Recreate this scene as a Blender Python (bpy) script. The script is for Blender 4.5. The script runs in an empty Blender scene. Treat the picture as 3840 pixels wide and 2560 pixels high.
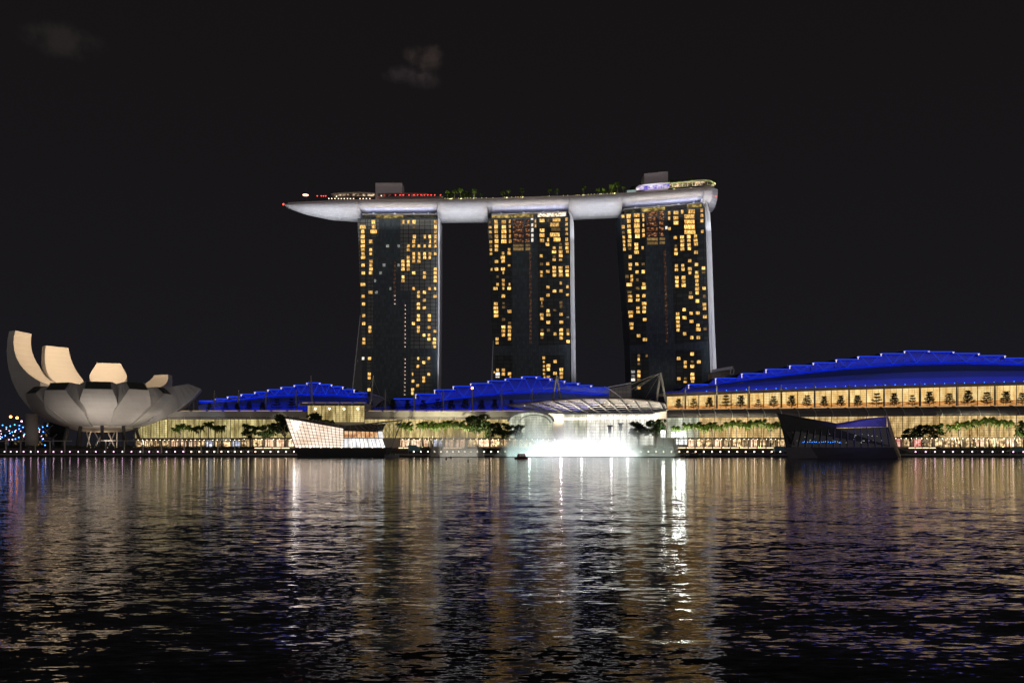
import bpy, math, random
import numpy as np
from mathutils import Vector, Matrix
S = bpy.context.scene
COL = S.collection
R = math.radians
rng = random.Random(7)

# ------------------------------------------------------------------ camera, world, exposure
F = 3265.3                      # focal length in photo pixels (photo 3840 wide)
HZ = 1680.0                     # horizon row in the photo
EYE = 5.0
cd = bpy.data.cameras.new('camera'); cam = bpy.data.objects.new('camera', cd); COL.objects.link(cam)
cd.sensor_width = 36; cd.lens = 36*F/3840; cd.shift_y = (HZ-1280)/3840
cd.clip_start = 0.5; cd.clip_end = 20000
cam.location = (0, 0, EYE); cam.rotation_euler = (R(90), 0, 0)
S.camera = cam
S.render.engine = 'CYCLES'
S.view_settings.view_transform = 'Standard'; S.view_settings.look = 'None'
S.view_settings.exposure = 0; S.view_settings.gamma = 1
c = S.cycles
c.use_denoising = True
c.max_bounces = 6; c.diffuse_bounces = 2; c.glossy_bounces = 3; c.transmission_bounces = 4
c.transparent_max_bounces = 12; c.volume_bounces = 3
c.sample_clamp_indirect = 6; c.sample_clamp_direct = 0
c.caustics_reflective = False; c.caustics_refractive = False
c.use_light_tree = True
c.volume_step_rate = 1.0; c.volume_max_steps = 128

W = bpy.data.worlds.new('World'); S.world = W; W.use_nodes = True
def world():
    nt = W.node_tree; N = nt.nodes; L = nt.links; N.clear()
    out = N.new('ShaderNodeOutputWorld'); bg = N.new('ShaderNodeBackground'); L.new(bg.outputs[0], out.inputs[0])
    tc = N.new('ShaderNodeTexCoord'); sep = N.new('ShaderNodeSeparateXYZ'); L.new(tc.outputs['Generated'], sep.inputs[0])
    # night sky: navy at the horizon to warm black overhead
    rp = N.new('ShaderNodeValToRGB'); L.new(sep.outputs['Z'], rp.inputs[0])
    e = rp.color_ramp.elements
    e[0].position = 0.0; e[0].color = (0.0105, 0.0100, 0.0135, 1)
    e[1].position = 0.55; e[1].color = (0.0072, 0.0060, 0.0058, 1)
    m = e.new(0.18); m.color = (0.0090, 0.0081, 0.0095, 1)
    # glow of the business district behind the viewer
    def math_(op, a, b=None):
        n = N.new('ShaderNodeMath'); n.operation = op
        for i, v in enumerate((a, b)):
            if v is None: continue
            if isinstance(v, (int, float)): n.inputs[i].default_value = v
            else: L.new(v, n.inputs[i])
        return n.outputs[0]
    def smap(v, a, b):
        n = N.new('ShaderNodeMapRange'); n.interpolation_type = 'SMOOTHSTEP'
        L.new(v, n.inputs[0]); n.inputs[1].default_value = a; n.inputs[2].default_value = b
        return n.outputs[0]
    back = smap(sep.outputs['Y'], 0.05, -0.6)
    low = smap(sep.outputs['Z'], 0.45, 0.02)
    glow = math_('MULTIPLY', math_('MULTIPLY', back, low), smap(sep.outputs['X'], -0.85, 0.25))
    mixg = N.new('ShaderNodeMix'); mixg.data_type = 'RGBA'; mixg.blend_type = 'ADD'
    L.new(glow, mixg.inputs[0]); L.new(rp.outputs[0], mixg.inputs[6]); mixg.inputs[7].default_value = (0.52, 0.475, 0.46, 1)
    # two faint clouds catching the city light
    nz = N.new('ShaderNodeTexNoise'); nz.inputs['Scale'].default_value = 34; nz.inputs['Detail'].default_value = 6
    nz.inputs['Roughness'].default_value = 0.6; L.new(tc.outputs['Generated'], nz.inputs[0])
    last = mixg.outputs[2]
    def cloud(fx, fy, rx, rz, col, seed, lo):
        nonlocal last
        d = Vector(((fx-1920)/F, 1, (HZ-fy)/F)).normalized()
        sub = N.new('ShaderNodeVectorMath'); sub.operation = 'SUBTRACT'; L.new(tc.outputs['Generated'], sub.inputs[0]); sub.inputs[1].default_value = d
        sc = N.new('ShaderNodeVectorMath'); sc.operation = 'MULTIPLY'; L.new(sub.outputs[0], sc.inputs[0]); sc.inputs[1].default_value = (1/rx, 1/rx, 1/rz)
        ln = N.new('ShaderNodeVectorMath'); ln.operation = 'LENGTH'; L.new(sc.outputs[0], ln.inputs[0])
        fall = smap(ln.outputs['Value'], 1.25, 0.0)
        dens = smap(math_('MULTIPLY', fall, nz.outputs[0]), lo, lo+0.34)
        mx = N.new('ShaderNodeMix'); mx.data_type = 'RGBA'; mx.blend_type = 'ADD'
        L.new(dens, mx.inputs[0]); L.new(last, mx.inputs[6]); mx.inputs[7].default_value = col
        last = mx.outputs[2]
    cloud(1588, 215, 0.036, 0.024, (0.026, 0.018, 0.016, 1), 1, 0.22)
    cloud(1520, 280, 0.050, 0.016, (0.016, 0.012, 0.012, 1), 1, 0.22)
    cloud(1590, 300, 0.030, 0.016, (0.012, 0.009, 0.009, 1), 1, 0.22)
    cloud(225, 150, 0.060, 0.026, (0.010, 0.008, 0.007, 1), 2, 0.20)
    L.new(last, bg.inputs[0]); bg.inputs[1].default_value = 1.0
world()

# ------------------------------------------------------------------ helpers
def P(fx, fy, Y):               # photo pixel + real distance -> point in metres
    return Vector(((fx-1920)/F*Y, Y, EYE+(HZ-fy)/F*Y))
def lin(x, pts):
    if x <= pts[0][0]: return pts[0][1]
    for (a, va), (b, vb) in zip(pts, pts[1:]):
        if x <= b: return va+(vb-va)*(x-a)/(b-a)
    return pts[-1][1]
def wloc(o):
    v = Vector((0, 0, 0))
    while o is not None: v = v+o.location; o = o.parent
    return v
def tag(o, label=None, cat=None, group=None, kind=None):
    if label: o['label'] = label
    if cat: o['category'] = cat
    if group: o['group'] = group
    if kind: o['kind'] = kind
    return o
def thing(name, label, cat, loc, group=None):
    o = bpy.data.objects.new(name, None); COL.objects.link(o); o.location = loc; o.empty_display_size = 1
    return tag(o, label, cat, group)
class MB:
    def __init__(s): s.v = []; s.f = []
    def add(s, vs, fs):
        n = len(s.v); s.v += [tuple(p) for p in vs]; s.f += [tuple(n+i for i in q) for q in fs]; return s
    def hexa(s, a):             # 8 points: bottom ring of 4, top ring of 4
        return s.add(a, [(0,3,2,1),(4,5,6,7),(0,1,5,4),(1,2,6,5),(2,3,7,6),(3,0,4,7)])
    def box(s, x0, x1, y0, y1, z0, z1):
        return s.hexa([(x0,y0,z0),(x1,y0,z0),(x1,y1,z0),(x0,y1,z0),(x0,y0,z1),(x1,y0,z1),(x1,y1,z1),(x0,y1,z1)])
    def bar(s, p, q, w, h=None): # square bar between two points
        h = h or w; p = Vector(p); q = Vector(q); d = (q-p).normalized()
        u = d.cross(Vector((0,0,1)));  u = u.normalized() if u.length > 1e-3 else Vector((1,0,0))
        t = u.cross(d).normalized(); u = u*w/2; t = t*h/2
        return s.hexa([p-u-t,p+u-t,p+u+t,p-u+t,q-u-t,q+u-t,q+u+t,q-u+t])
    def tube(s, pts, rs, n=8, cap=True):
        pts = [Vector(p) for p in pts]
        if isinstance(rs, (int, float)): rs = [rs]*len(pts)
        b = len(s.v); prev = None
        for i, p in enumerate(pts):
            d = (pts[min(i+1, len(pts)-1)]-pts[max(i-1, 0)]).normalized()
            ref = Vector((0,0,1)) if abs(d.z) < .9 else Vector((0,1,0))
            u = d.cross(ref).normalized(); t = d.cross(u).normalized()
            for k in range(n):
                a = 2*math.pi*k/n; q = p+(u*math.cos(a)+t*math.sin(a))*rs[i]; s.v.append(tuple(q))
        for i in range(len(pts)-1):
            for k in range(n):
                k2 = (k+1) % n
                s.f.append((b+i*n+k, b+i*n+k2, b+(i+1)*n+k2, b+(i+1)*n+k))
        if cap:
            s.f.append(tuple(b+k for k in range(n))); s.f.append(tuple(b+(len(pts)-1)*n+n-1-k for k in range(n)))
        return s
    def prism(s, poly, vec):    # planar polygon pushed along vec
        n = len(poly); a = [Vector(p) for p in poly]; v = Vector(vec); bb = [p+v for p in a]
        fs = [tuple(range(n)), tuple(n+n-1-i for i in range(n))]
        fs += [((i+1) % n, i, n+i, n+(i+1) % n) for i in range(n)]
        return s.add(a+bb, fs)
    def loft(s, secs, close=False, cap=True):
        n = len(secs[0]); b = len(s.v)
        for sc in secs: s.v += [tuple(p) for p in sc]
        m = n if close else n-1
        for i in range(len(secs)-1):
            for k in range(m):
                k2 = (k+1) % n
                s.f.append((b+i*n+k, b+i*n+k2, b+(i+1)*n+k2, b+(i+1)*n+k))
        if close and cap:
            s.f.append(tuple(b+n-1-k for k in range(n))); s.f.append(tuple(b+(len(secs)-1)*n+k for k in range(n)))
        return s
    def ball(s, c, r, n=8, m=5, sz=1.0):
        secs = []
        for j in range(1, m):
            a = math.pi*j/m
            secs.append([(c[0]+r*math.sin(a)*math.cos(2*math.pi*k/n), c[1]+r*math.sin(a)*math.sin(2*math.pi*k/n), c[2]+r*sz*math.cos(a)) for k in range(n)])
        return s.loft(secs, True)
    def build(s, name, mat, parent=None, smooth=False, off=None):
        w = wloc(parent) if off is None else Vector(off)
        me = bpy.data.meshes.new(name)
        me.from_pydata([(x-w.x, y-w.y, z-w.z) for x, y, z in s.v], [], s.f)
        me.materials.append(mat)
        if smooth: me.polygons.foreach_set('use_smooth', [True]*len(me.polygons))
        me.update()
        o = bpy.data.objects.new(name, me); COL.objects.link(o); o.parent = parent
        return o
def solo(mb, name, mat, label, cat, loc, group=None, smooth=False):
    o = mb.build(name, mat, None, smooth, off=loc); o.location = loc
    return tag(o, label, cat, group)
def dup(root, loc, scale=None, rotz=0, label=None, group=None):
    r = root.copy(); COL.objects.link(r); r.location = loc; r.rotation_euler = (0, 0, rotz)
    if scale is not None: r.scale = scale if isinstance(scale, tuple) else (scale,)*3
    if label: r['label'] = label
    if group: r['group'] = group
    for ch in root.children:
        k = ch.copy(); COL.objects.link(k); k.parent = r
        for g in ch.children:
            d = g.copy(); COL.objects.link(d); d.parent = k
    return r
ORD = 'zeroth first second third fourth fifth sixth seventh eighth ninth tenth eleventh twelfth thirteenth fourteenth fifteenth sixteenth seventeenth eighteenth nineteenth twentieth'.split()

# ------------------------------------------------------------------ materials
def nodes(name):
    m = bpy.data.materials.new(name); m.use_nodes = True
    nt = m.node_tree; return m, nt.nodes, nt.links, nt.nodes['Principled BSDF']
def rgba(c): return (c[0], c[1], c[2], 1)
def paint(name, col, rough=0.6, metal=0.0, var=0.25, scale=0.6, bump=0.0, spec=0.5):
    m, N, L, b = nodes(name)
    b.inputs['Roughness'].default_value = rough; b.inputs['Metallic'].default_value = metal
    b.inputs['Specular IOR Level'].default_value = spec
    tc = N.new('ShaderNodeTexCoord'); nz = N.new('ShaderNodeTexNoise'); L.new(tc.outputs['Object'], nz.inputs[0])
    nz.inputs['Scale'].default_value = scale; nz.inputs['Detail'].default_value = 5
    mx = N.new('ShaderNodeMix'); mx.data_type = 'RGBA'; L.new(nz.outputs[0], mx.inputs[0])
    mx.inputs[6].default_value = rgba([x*(1-var) for x in col]); mx.inputs[7].default_value = rgba([min(1, x*(1+var)) for x in col])
    L.new(mx.outputs[2], b.inputs['Base Color'])
    if bump:
        bp = N.new('ShaderNodeBump'); bp.inputs['Strength'].default_value = bump; L.new(nz.outputs[0], bp.inputs['Height']); L.new(bp.outputs[0], b.inputs['Normal'])
    return m
def emit(name, col, st):
    m, N, L, b = nodes(name)
    b.inputs['Base Color'].default_value = (0.02, 0.02, 0.02, 1)
    b.inputs['Emission Color'].default_value = rgba(col); b.inputs['Emission Strength'].default_value = st
    return m
def lit(name, colA, colB, st, scale=(0.3, 0.3, 0.3), contrast=(0.35, 0.65), objvar=0.3, detail=4, rough=0.15, stmin=0.45):
    """Lit room or shop seen through its glass: uneven interior, each object a little different."""
    m, N, L, b = nodes(name)
    b.inputs['Base Color'].default_value = (0.02, 0.02, 0.022, 1); b.inputs['Roughness'].default_value = rough
    tc = N.new('ShaderNodeTexCoord'); mp = N.new('ShaderNodeMapping'); L.new(tc.outputs['Object'], mp.inputs[0]); mp.inputs['Scale'].default_value = scale
    oi = N.new('ShaderNodeObjectInfo')
    ad = N.new('ShaderNodeVectorMath'); ad.operation = 'ADD'; L.new(mp.outputs[0], ad.inputs[0])
    sc = N.new('ShaderNodeMath'); sc.operation = 'MULTIPLY'; L.new(oi.outputs['Random'], sc.inputs[0]); sc.inputs[1].default_value = 37
    L.new(sc.outputs[0], ad.inputs[1])
    nz = N.new('ShaderNodeTexNoise'); L.new(ad.outputs[0], nz.inputs[0]); nz.inputs['Scale'].default_value = 1; nz.inputs['Detail'].default_value = detail
    nz.inputs['Roughness'].default_value = 0.65
    mr = N.new('ShaderNodeMapRange'); L.new(nz.outputs[0], mr.inputs[0]); mr.inputs[1].default_value = contrast[0]; mr.inputs[2].default_value = contrast[1]
    mx = N.new('ShaderNodeMix'); mx.data_type = 'RGBA'; L.new(mr.outputs[0], mx.inputs[0]); mx.inputs[6].default_value = rgba(colA); mx.inputs[7].default_value = rgba(colB)
    L.new(mx.outputs[2], b.inputs['Emission Color'])
    m1 = N.new('ShaderNodeMapRange'); L.new(mr.outputs[0], m1.inputs[0]); m1.inputs[3].default_value = st*stmin; m1.inputs[4].default_value = st
    m2 = N.new('ShaderNodeMapRange'); L.new(oi.outputs['Random'], m2.inputs[0]); m2.inputs[3].default_value = 1-objvar; m2.inputs[4].default_value = 1+objvar
    mu = N.new('ShaderNodeMath'); mu.operation = 'MULTIPLY'; L.new(m1.outputs[0], mu.inputs[0]); L.new(m2.outputs[0], mu.inputs[1])
    L.new(mu.outputs[0], b.inputs['Emission Strength'])
    return m
def panels(name, col, gap, bw, rh, rough=0.25, mortar=0.12, axis='XZ', metal=0.0, offset=0.0, var=0.25, bump=0.0, spec=0.5):
    """Panelled skin: a grid of plates with joints."""
    m, N, L, b = nodes(name)
    tc = N.new('ShaderNodeTexCoord'); sp = N.new('ShaderNodeSeparateXYZ'); cb = N.new('ShaderNodeCombineXYZ')
    L.new(tc.outputs['Object'], sp.inputs[0]); L.new(sp.outputs[axis[0]], cb.inputs[0]); L.new(sp.outputs[axis[1]], cb.inputs[1])
    br = N.new('ShaderNodeTexBrick'); L.new(cb.outputs[0], br.inputs[0]); br.offset = offset
    br.inputs['Scale'].default_value = 1; br.inputs['Brick Width'].default_value = bw; br.inputs['Row Height'].default_value = rh
    br.inputs['Mortar Size'].default_value = mortar; br.inputs['Mortar Smooth'].default_value = 0.1
    br.inputs['Color1'].default_value = rgba([x*(1-var) for x in col]); br.inputs['Color2'].default_value = rgba([x*(1+var) for x in col]); br.inputs['Mortar'].default_value = rgba(gap)
    L.new(br.outputs['Color'], b.inputs['Base Color'])
    b.inputs['Roughness'].default_value = rough; b.inputs['Metallic'].default_value = metal; b.inputs['Specular IOR Level'].default_value = spec
    if bump:
        bp = N.new('ShaderNodeBump'); bp.inputs['Strength'].default_value = bump; bp.invert = True
        L.new(br.outputs['Fac'], bp.inputs['Height']); L.new(bp.outputs[0], b.inputs['Normal'])
    return m
def clearglass(name, tint=(0.8, 0.85, 0.85), opac=0.25, rough=0.05):
    m, N, L, b = nodes(name)
    out = N['Material Output']; tr = N.new('ShaderNodeBsdfTransparent'); tr.inputs[0].default_value = rgba(tint)
    gl = N.new('ShaderNodeBsdfGlossy'); gl.inputs['Roughness'].default_value = rough
    mx = N.new('ShaderNodeMixShader'); mx.inputs[0].default_value = opac
    L.new(tr.outputs[0], mx.inputs[1]); L.new(gl.outputs[0], mx.inputs[2]); L.new(mx.outputs[0], out.inputs[0]); N.remove(b)
    return m
M = {}
M['white'] = paint('white_painted_steel', (0.72, 0.72, 0.74), 0.5, var=0.08)
M['cream'] = paint('cream_concrete', (0.52, 0.48, 0.42), 0.7, var=0.10, scale=0.15)
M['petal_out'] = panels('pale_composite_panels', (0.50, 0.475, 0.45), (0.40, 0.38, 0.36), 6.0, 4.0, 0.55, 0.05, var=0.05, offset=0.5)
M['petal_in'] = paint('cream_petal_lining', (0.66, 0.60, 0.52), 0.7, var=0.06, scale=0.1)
M['grey'] = paint('grey_metal', (0.34, 0.33, 0.32), 0.5, var=0.12)
M['dark'] = paint('dark_steel', (0.045, 0.045, 0.05), 0.5, var=0.3)
M['black'] = paint('black_stone', (0.02, 0.02, 0.022), 0.5, var=0.3)
M['quay'] = paint('dark_wet_concrete', (0.055, 0.05, 0.046), 0.7, var=0.45, scale=0.35, bump=0.2)
M['deck'] = paint('timber_deck', (0.13, 0.11, 0.09), 0.6, var=0.3, scale=0.8)
M['stone'] = paint('pale_paving', (0.25, 0.23, 0.20), 0.7, var=0.2)
M['louvre'] = panels('ribbed_metal_roof', (0.40, 0.355, 0.32), (0.17, 0.15, 0.135), 400, 1.3, 0.6, 0.12, axis='XZ')
M['louvre_dark'] = panels('ribbed_grey_metal_roof', (0.27, 0.245, 0.24), (0.11, 0.10, 0.10), 400, 1.3, 0.6, 0.12, axis='XZ')
M['roofblue'] = paint('blue_tinted_metal_roof', (0.07, 0.11, 0.30), 0.55, var=0.15, scale=0.05)  # blue of the roof floods is also put into the base colour
M['mull'] = paint('bronze_mullions', (0.10, 0.085, 0.06), 0.5, var=0.2)
M['hull'] = panels('white_hull_panels', (0.66, 0.66, 0.69), (0.52, 0.52, 0.54), 2.6, 1.0, 0.5, 0.06, axis='XZ', offset=0.5, var=0.07)
M['parapet'] = paint('bronze_parapet', (0.22, 0.19, 0.18), 0.5, var=0.1)
M['tower'] = panels('dark_blue_curtain_wall', (0.060, 0.082, 0.10), (0.045, 0.06, 0.074), 1.6, 3.1, 0.35, 0.1, var=0.25, spec=0.3)
M['bay'] = panels('grey_room_panels', (0.16, 0.17, 0.165), (0.02, 0.023, 0.026), 4.38, 3.1, 0.4, 0.24, var=0.2, spec=0.3)
M['baydark'] = panels('black_room_panels', (0.04, 0.047, 0.05), (0.018, 0.02, 0.023), 5.0, 3.1, 0.4, 0.24, var=0.35, spec=0.3)
M['bark'] = paint('brown_bark', (0.14, 0.105, 0.075), 0.9, var=0.3, scale=3)
M['palmtrunk'] = paint('pale_palm_bark', (0.10, 0.08, 0.062), 0.9, var=0.3, scale=3)
def leaf(name, col):
    m = paint(name, col, 0.55, var=0.5, scale=0.9); nt = m.node_tree; b = nt.nodes['Principled BSDF']
    tr = nt.nodes.new('ShaderNodeBsdfTranslucent'); mx = nt.nodes.new('ShaderNodeMixShader'); mx.inputs[0].default_value = .4
    nt.links.new(b.inputs['Base Color'].links[0].from_socket, tr.inputs[0]); nt.links.new(b.outputs[0], mx.inputs[1]); nt.links.new(tr.outputs[0], mx.inputs[2])
    nt.links.new(mx.outputs[0], nt.nodes['Material Output'].inputs[0])
    return m
M['palmleaf'] = leaf('palm_fronds', (0.11, 0.17, 0.03))
M['leaf'] = leaf('broad_leaves', (0.08, 0.13, 0.035))
M['darkleaf'] = leaf('dark_leaves', (0.035, 0.05, 0.022))
M['hedge'] = leaf('hedge_leaves', (0.05, 0.075, 0.025))
GOLD = lambda k: (1.0, 0.56, 0.16)
M['win'] = lit('warm_hotel_room', (0.80, 0.35, 0.055), (1.0, 0.64, 0.20), 1.6, (1.5, 1.5, .5), contrast=(.38, .62), objvar=0.45, stmin=0.42, detail=2)
M['win_dim'] = lit('dim_hotel_room', (0.42, 0.22, 0.06), (0.7, 0.45, 0.16), 0.42, (0.9, 0.9, 0.9), objvar=0.4)
M['win_white'] = lit('white_hotel_room', (0.9, 0.78, 0.62), (1.0, 0.93, 0.85), 1.6, (0.9, 0.9, 0.9), objvar=0.2)
M['win_cool'] = lit('cool_hotel_room', (0.20, 0.22, 0.20), (0.75, 0.78, 0.70), 0.55, (1.2, 1.2, 1.2), objvar=0.4)
M['win_red'] = lit('red_suite_room', (0.16, 0.035, 0.015), (1.0, 0.45, 0.16), 0.95, (0.55, 0.55, 0.7), contrast=(0.47, 0.70), objvar=0.15, stmin=0.16, detail=6)
M['stair'] = lit('dim_stairwell', (0.10, 0.03, 0.012), (0.5, 0.24, 0.11), 0.36, (0.8, 0.8, 0.4), contrast=(0.45, 0.7), objvar=0.1)
M['glassL'] = lit('lit_glass_yellow', (0.50, 0.38, 0.12), (0.90, 0.76, 0.34), 0.92, (0.30, 0.1, 0.10), objvar=0.16, detail=5)
M['glassC'] = lit('lit_glass_cream', (0.60, 0.43, 0.13), (0.96, 0.76, 0.34), 0.97, (0.32, 0.1, 0.10), objvar=0.15, detail=5)
M['glassR'] = lit('lit_glass_amber', (0.95, 0.54, 0.15), (1.0, 0.76, 0.35), 1.12, (0.34, 0.1, 0.12), objvar=0.12, detail=4, stmin=0.72)
M['glassRO'] = lit('lit_glass_orange', (0.75, 0.28, 0.055), (1.0, 0.48, 0.14), 1.0, (0.2, 0.1, 0.9), objvar=0.15, detail=6)
M['glassRL'] = lit('lit_glass_lower', (0.75, 0.45, 0.14), (1.0, 0.72, 0.33), 1.05, (0.32, 0.1, 0.14), objvar=0.16, detail=5)
M['glassW'] = lit('lit_glass_white', (0.80, 0.76, 0.62), (1.0, 0.99, 0.90), 1.3, (0.3, 0.1, 0.10), objvar=0.15)
M['glassG'] = lit('lit_glass_greenish', (0.56, 0.60, 0.42), (0.90, 0.92, 0.72), 0.9, (0.3, 0.1, 0.10), objvar=0.12)
M['shop'] = lit('warm_shop', (0.12, 0.05, 0.015), (1.0, 0.70, 0.36), 1.6, (0.55, 0.3, 0.5), contrast=(0.36, 0.60), objvar=0.5, detail=6, stmin=0.25)
M['shopw'] = lit('bright_shop', (0.9, 0.48, 0.24), (1.0, 0.80, 0.58), 1.8, (0.4, 0.3, 0.5), objvar=0.3, detail=5)
M['shopc'] = lit('cool_shop', (0.25, 0.28, 0.5), (0.9, 0.92, 1.0), 1.5, (0.5, 0.3, 0.5), objvar=0.4, detail=5)
M['shopr'] = lit('red_shop', (0.8, 0.08, 0.06), (1.0, 0.62, 0.5), 1.3, (0.5, 0.3, 0.5), objvar=0.3, detail=5)
M['lvglass'] = lit('pavilion_glass', (1.0, 0.72, 0.52), (1.0, 0.90, 0.80), 1.4, (0.08, 0.1, 0.12), objvar=0.05, stmin=0.72)
M['lvwhite'] = lit('pavilion_white_glass', (0.86, 0.86, 0.86), (1.0, 0.98, 0.96), 1.5, (0.3, 0.1, 0.2), objvar=0.05, stmin=0.5)
M['lvwarm'] = lit('pavilion_warm_room', (0.8, 0.30, 0.10), (1.0, 0.66, 0.36), 1.1, (0.5, 0.1, 0.4), objvar=0.05)
M['led_blue'] = emit('blue_led_strip', (0.008, 0.06, 1.0), .68)
M['led_line'] = emit('blue_led_line', (0.0, 0.03, 1.0), 0.55)
M['led_white'] = emit('white_led', (1.0, 0.86, 0.84), 1.1)
M['lamp_warm'] = emit('warm_lamp_bulb', (1.0, 0.78, 0.52), 14)
M['lamp_white'] = emit('white_lamp_bulb', (1.0, 0.80, 0.62), 6.5)
M['lamp_lilac'] = emit('lilac_lamp_bulb', (0.95, 0.58, 0.80), 5.5)
M['lamp_blue'] = emit('blue_lamp_bulb', (0.03, 0.24, 1.0), 10)
M['lamp_deck'] = emit('deck_lamp_bulb', (1.0, .74, .5), 4)
M['lamp_red'] = emit('red_lamp_bulb', (1.0, 0.05, 0.03), 6)
M['lamp_orange'] = emit('orange_lamp_bulb', (1.0, 0.32, 0.06), 10)
M['strip_warm'] = emit('warm_step_light', (1.0, 0.66, 0.42), 2.6)
M['crown_lit'] = lit('crown_room', (0.30, 0.20, 0.03), (0.95, 0.70, 0.22), 0.75, (0.25, 0.2, 0.5), contrast=(0.42, 0.62), objvar=0.3, detail=5)
M['crown_dim'] = lit('dim_crown_room', (0.03, 0.035, 0.02), (0.28, 0.24, 0.10), 0.42, (0.2, 0.2, 0.5), contrast=(0.45, 0.7), objvar=0.3)
M['crown_white'] = lit('bright_crown_room', (0.55, 0.36, 0.10), (1.0, 0.90, 0.72), 1.6, (0.5, 0.2, 0.8), contrast=(0.42, 0.55), objvar=0.1, detail=6, stmin=0.3)
M['club'] = lit('purple_club', (0.10, 0.05, 0.85), (1.0, 0.84, 0.72), 1.3, (0.25, 0.2, 0.4), objvar=0.1)
M['skylight'] = paint('dark_skylight', (0.085, 0.095, 0.08), 0.25, var=0.3)
M['darkglass'] = paint('black_glass', (0.012, 0.015, 0.02), 0.06, var=0.3)
M['clear'] = clearglass('clear_pane', (.97, .98, .98), .08)
M['teal'] = paint('teal_canopy_fabric', (0.22, 0.42, 0.44), 0.5, var=0.15)
M['boat'] = paint('maroon_boat_paint', (0.16, 0.04, 0.05), 0.4, var=0.2)
M['boatgrey'] = paint('grey_boat_paint', (0.3, 0.3, 0.3), 0.4, var=0.2)

def area(name, loc, target, sx, sy, power, col, spread=180):
    d = bpy.data.lights.new(name, 'AREA'); d.shape = 'RECTANGLE'; d.size = sx; d.size_y = sy; d.energy = power; d.color = col; d.spread = R(spread)
    o = bpy.data.objects.new(name, d); COL.objects.link(o); o.location = loc
    dirv = (Vector(target)-Vector(loc)).normalized()
    o.rotation_euler = dirv.to_track_quat('-Z', 'X' if False else 'Y').to_euler()
    return o
def strip_light(name, p, q, target, wid, power, col, spread=180):
    """Long flood strip from p to q facing target."""
    p = Vector(p); q = Vector(q); c0 = (p+q)/2; x = (q-p).normalized(); z = -(Vector(target)-c0).normalized()
    z = (z-x*z.dot(x)).normalized(); y = z.cross(x)
    d = bpy.data.lights.new(name, 'AREA'); d.shape = 'RECTANGLE'; d.size = (q-p).length; d.size_y = wid; d.energy = power; d.color = col; d.spread = R(spread)
    o = bpy.data.objects.new(name, d); COL.objects.link(o)
    o.matrix_world = Matrix.Translation(c0) @ Matrix((x, y, z)).transposed().to_4x4()
    return o
def spot(name, loc, target, power, col, angle=60, rad=0.5, blend=0.8):
    d = bpy.data.lights.new(name, 'SPOT'); d.energy = power; d.color = col; d.spot_size = R(angle); d.spot_blend = blend; d.shadow_soft_size = rad
    o = bpy.data.objects.new(name, d); COL.objects.link(o); o.location = loc
    o.rotation_euler = (Vector(target)-Vector(loc)).to_track_quat('-Z', 'Y').to_euler(); return o
def point(name, loc, power, col, rad=0.5):
    d = bpy.data.lights.new(name, 'POINT'); d.energy = power; d.color = col; d.shadow_soft_size = rad
    o = bpy.data.objects.new(name, d); COL.objects.link(o); o.location = loc; return o

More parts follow.
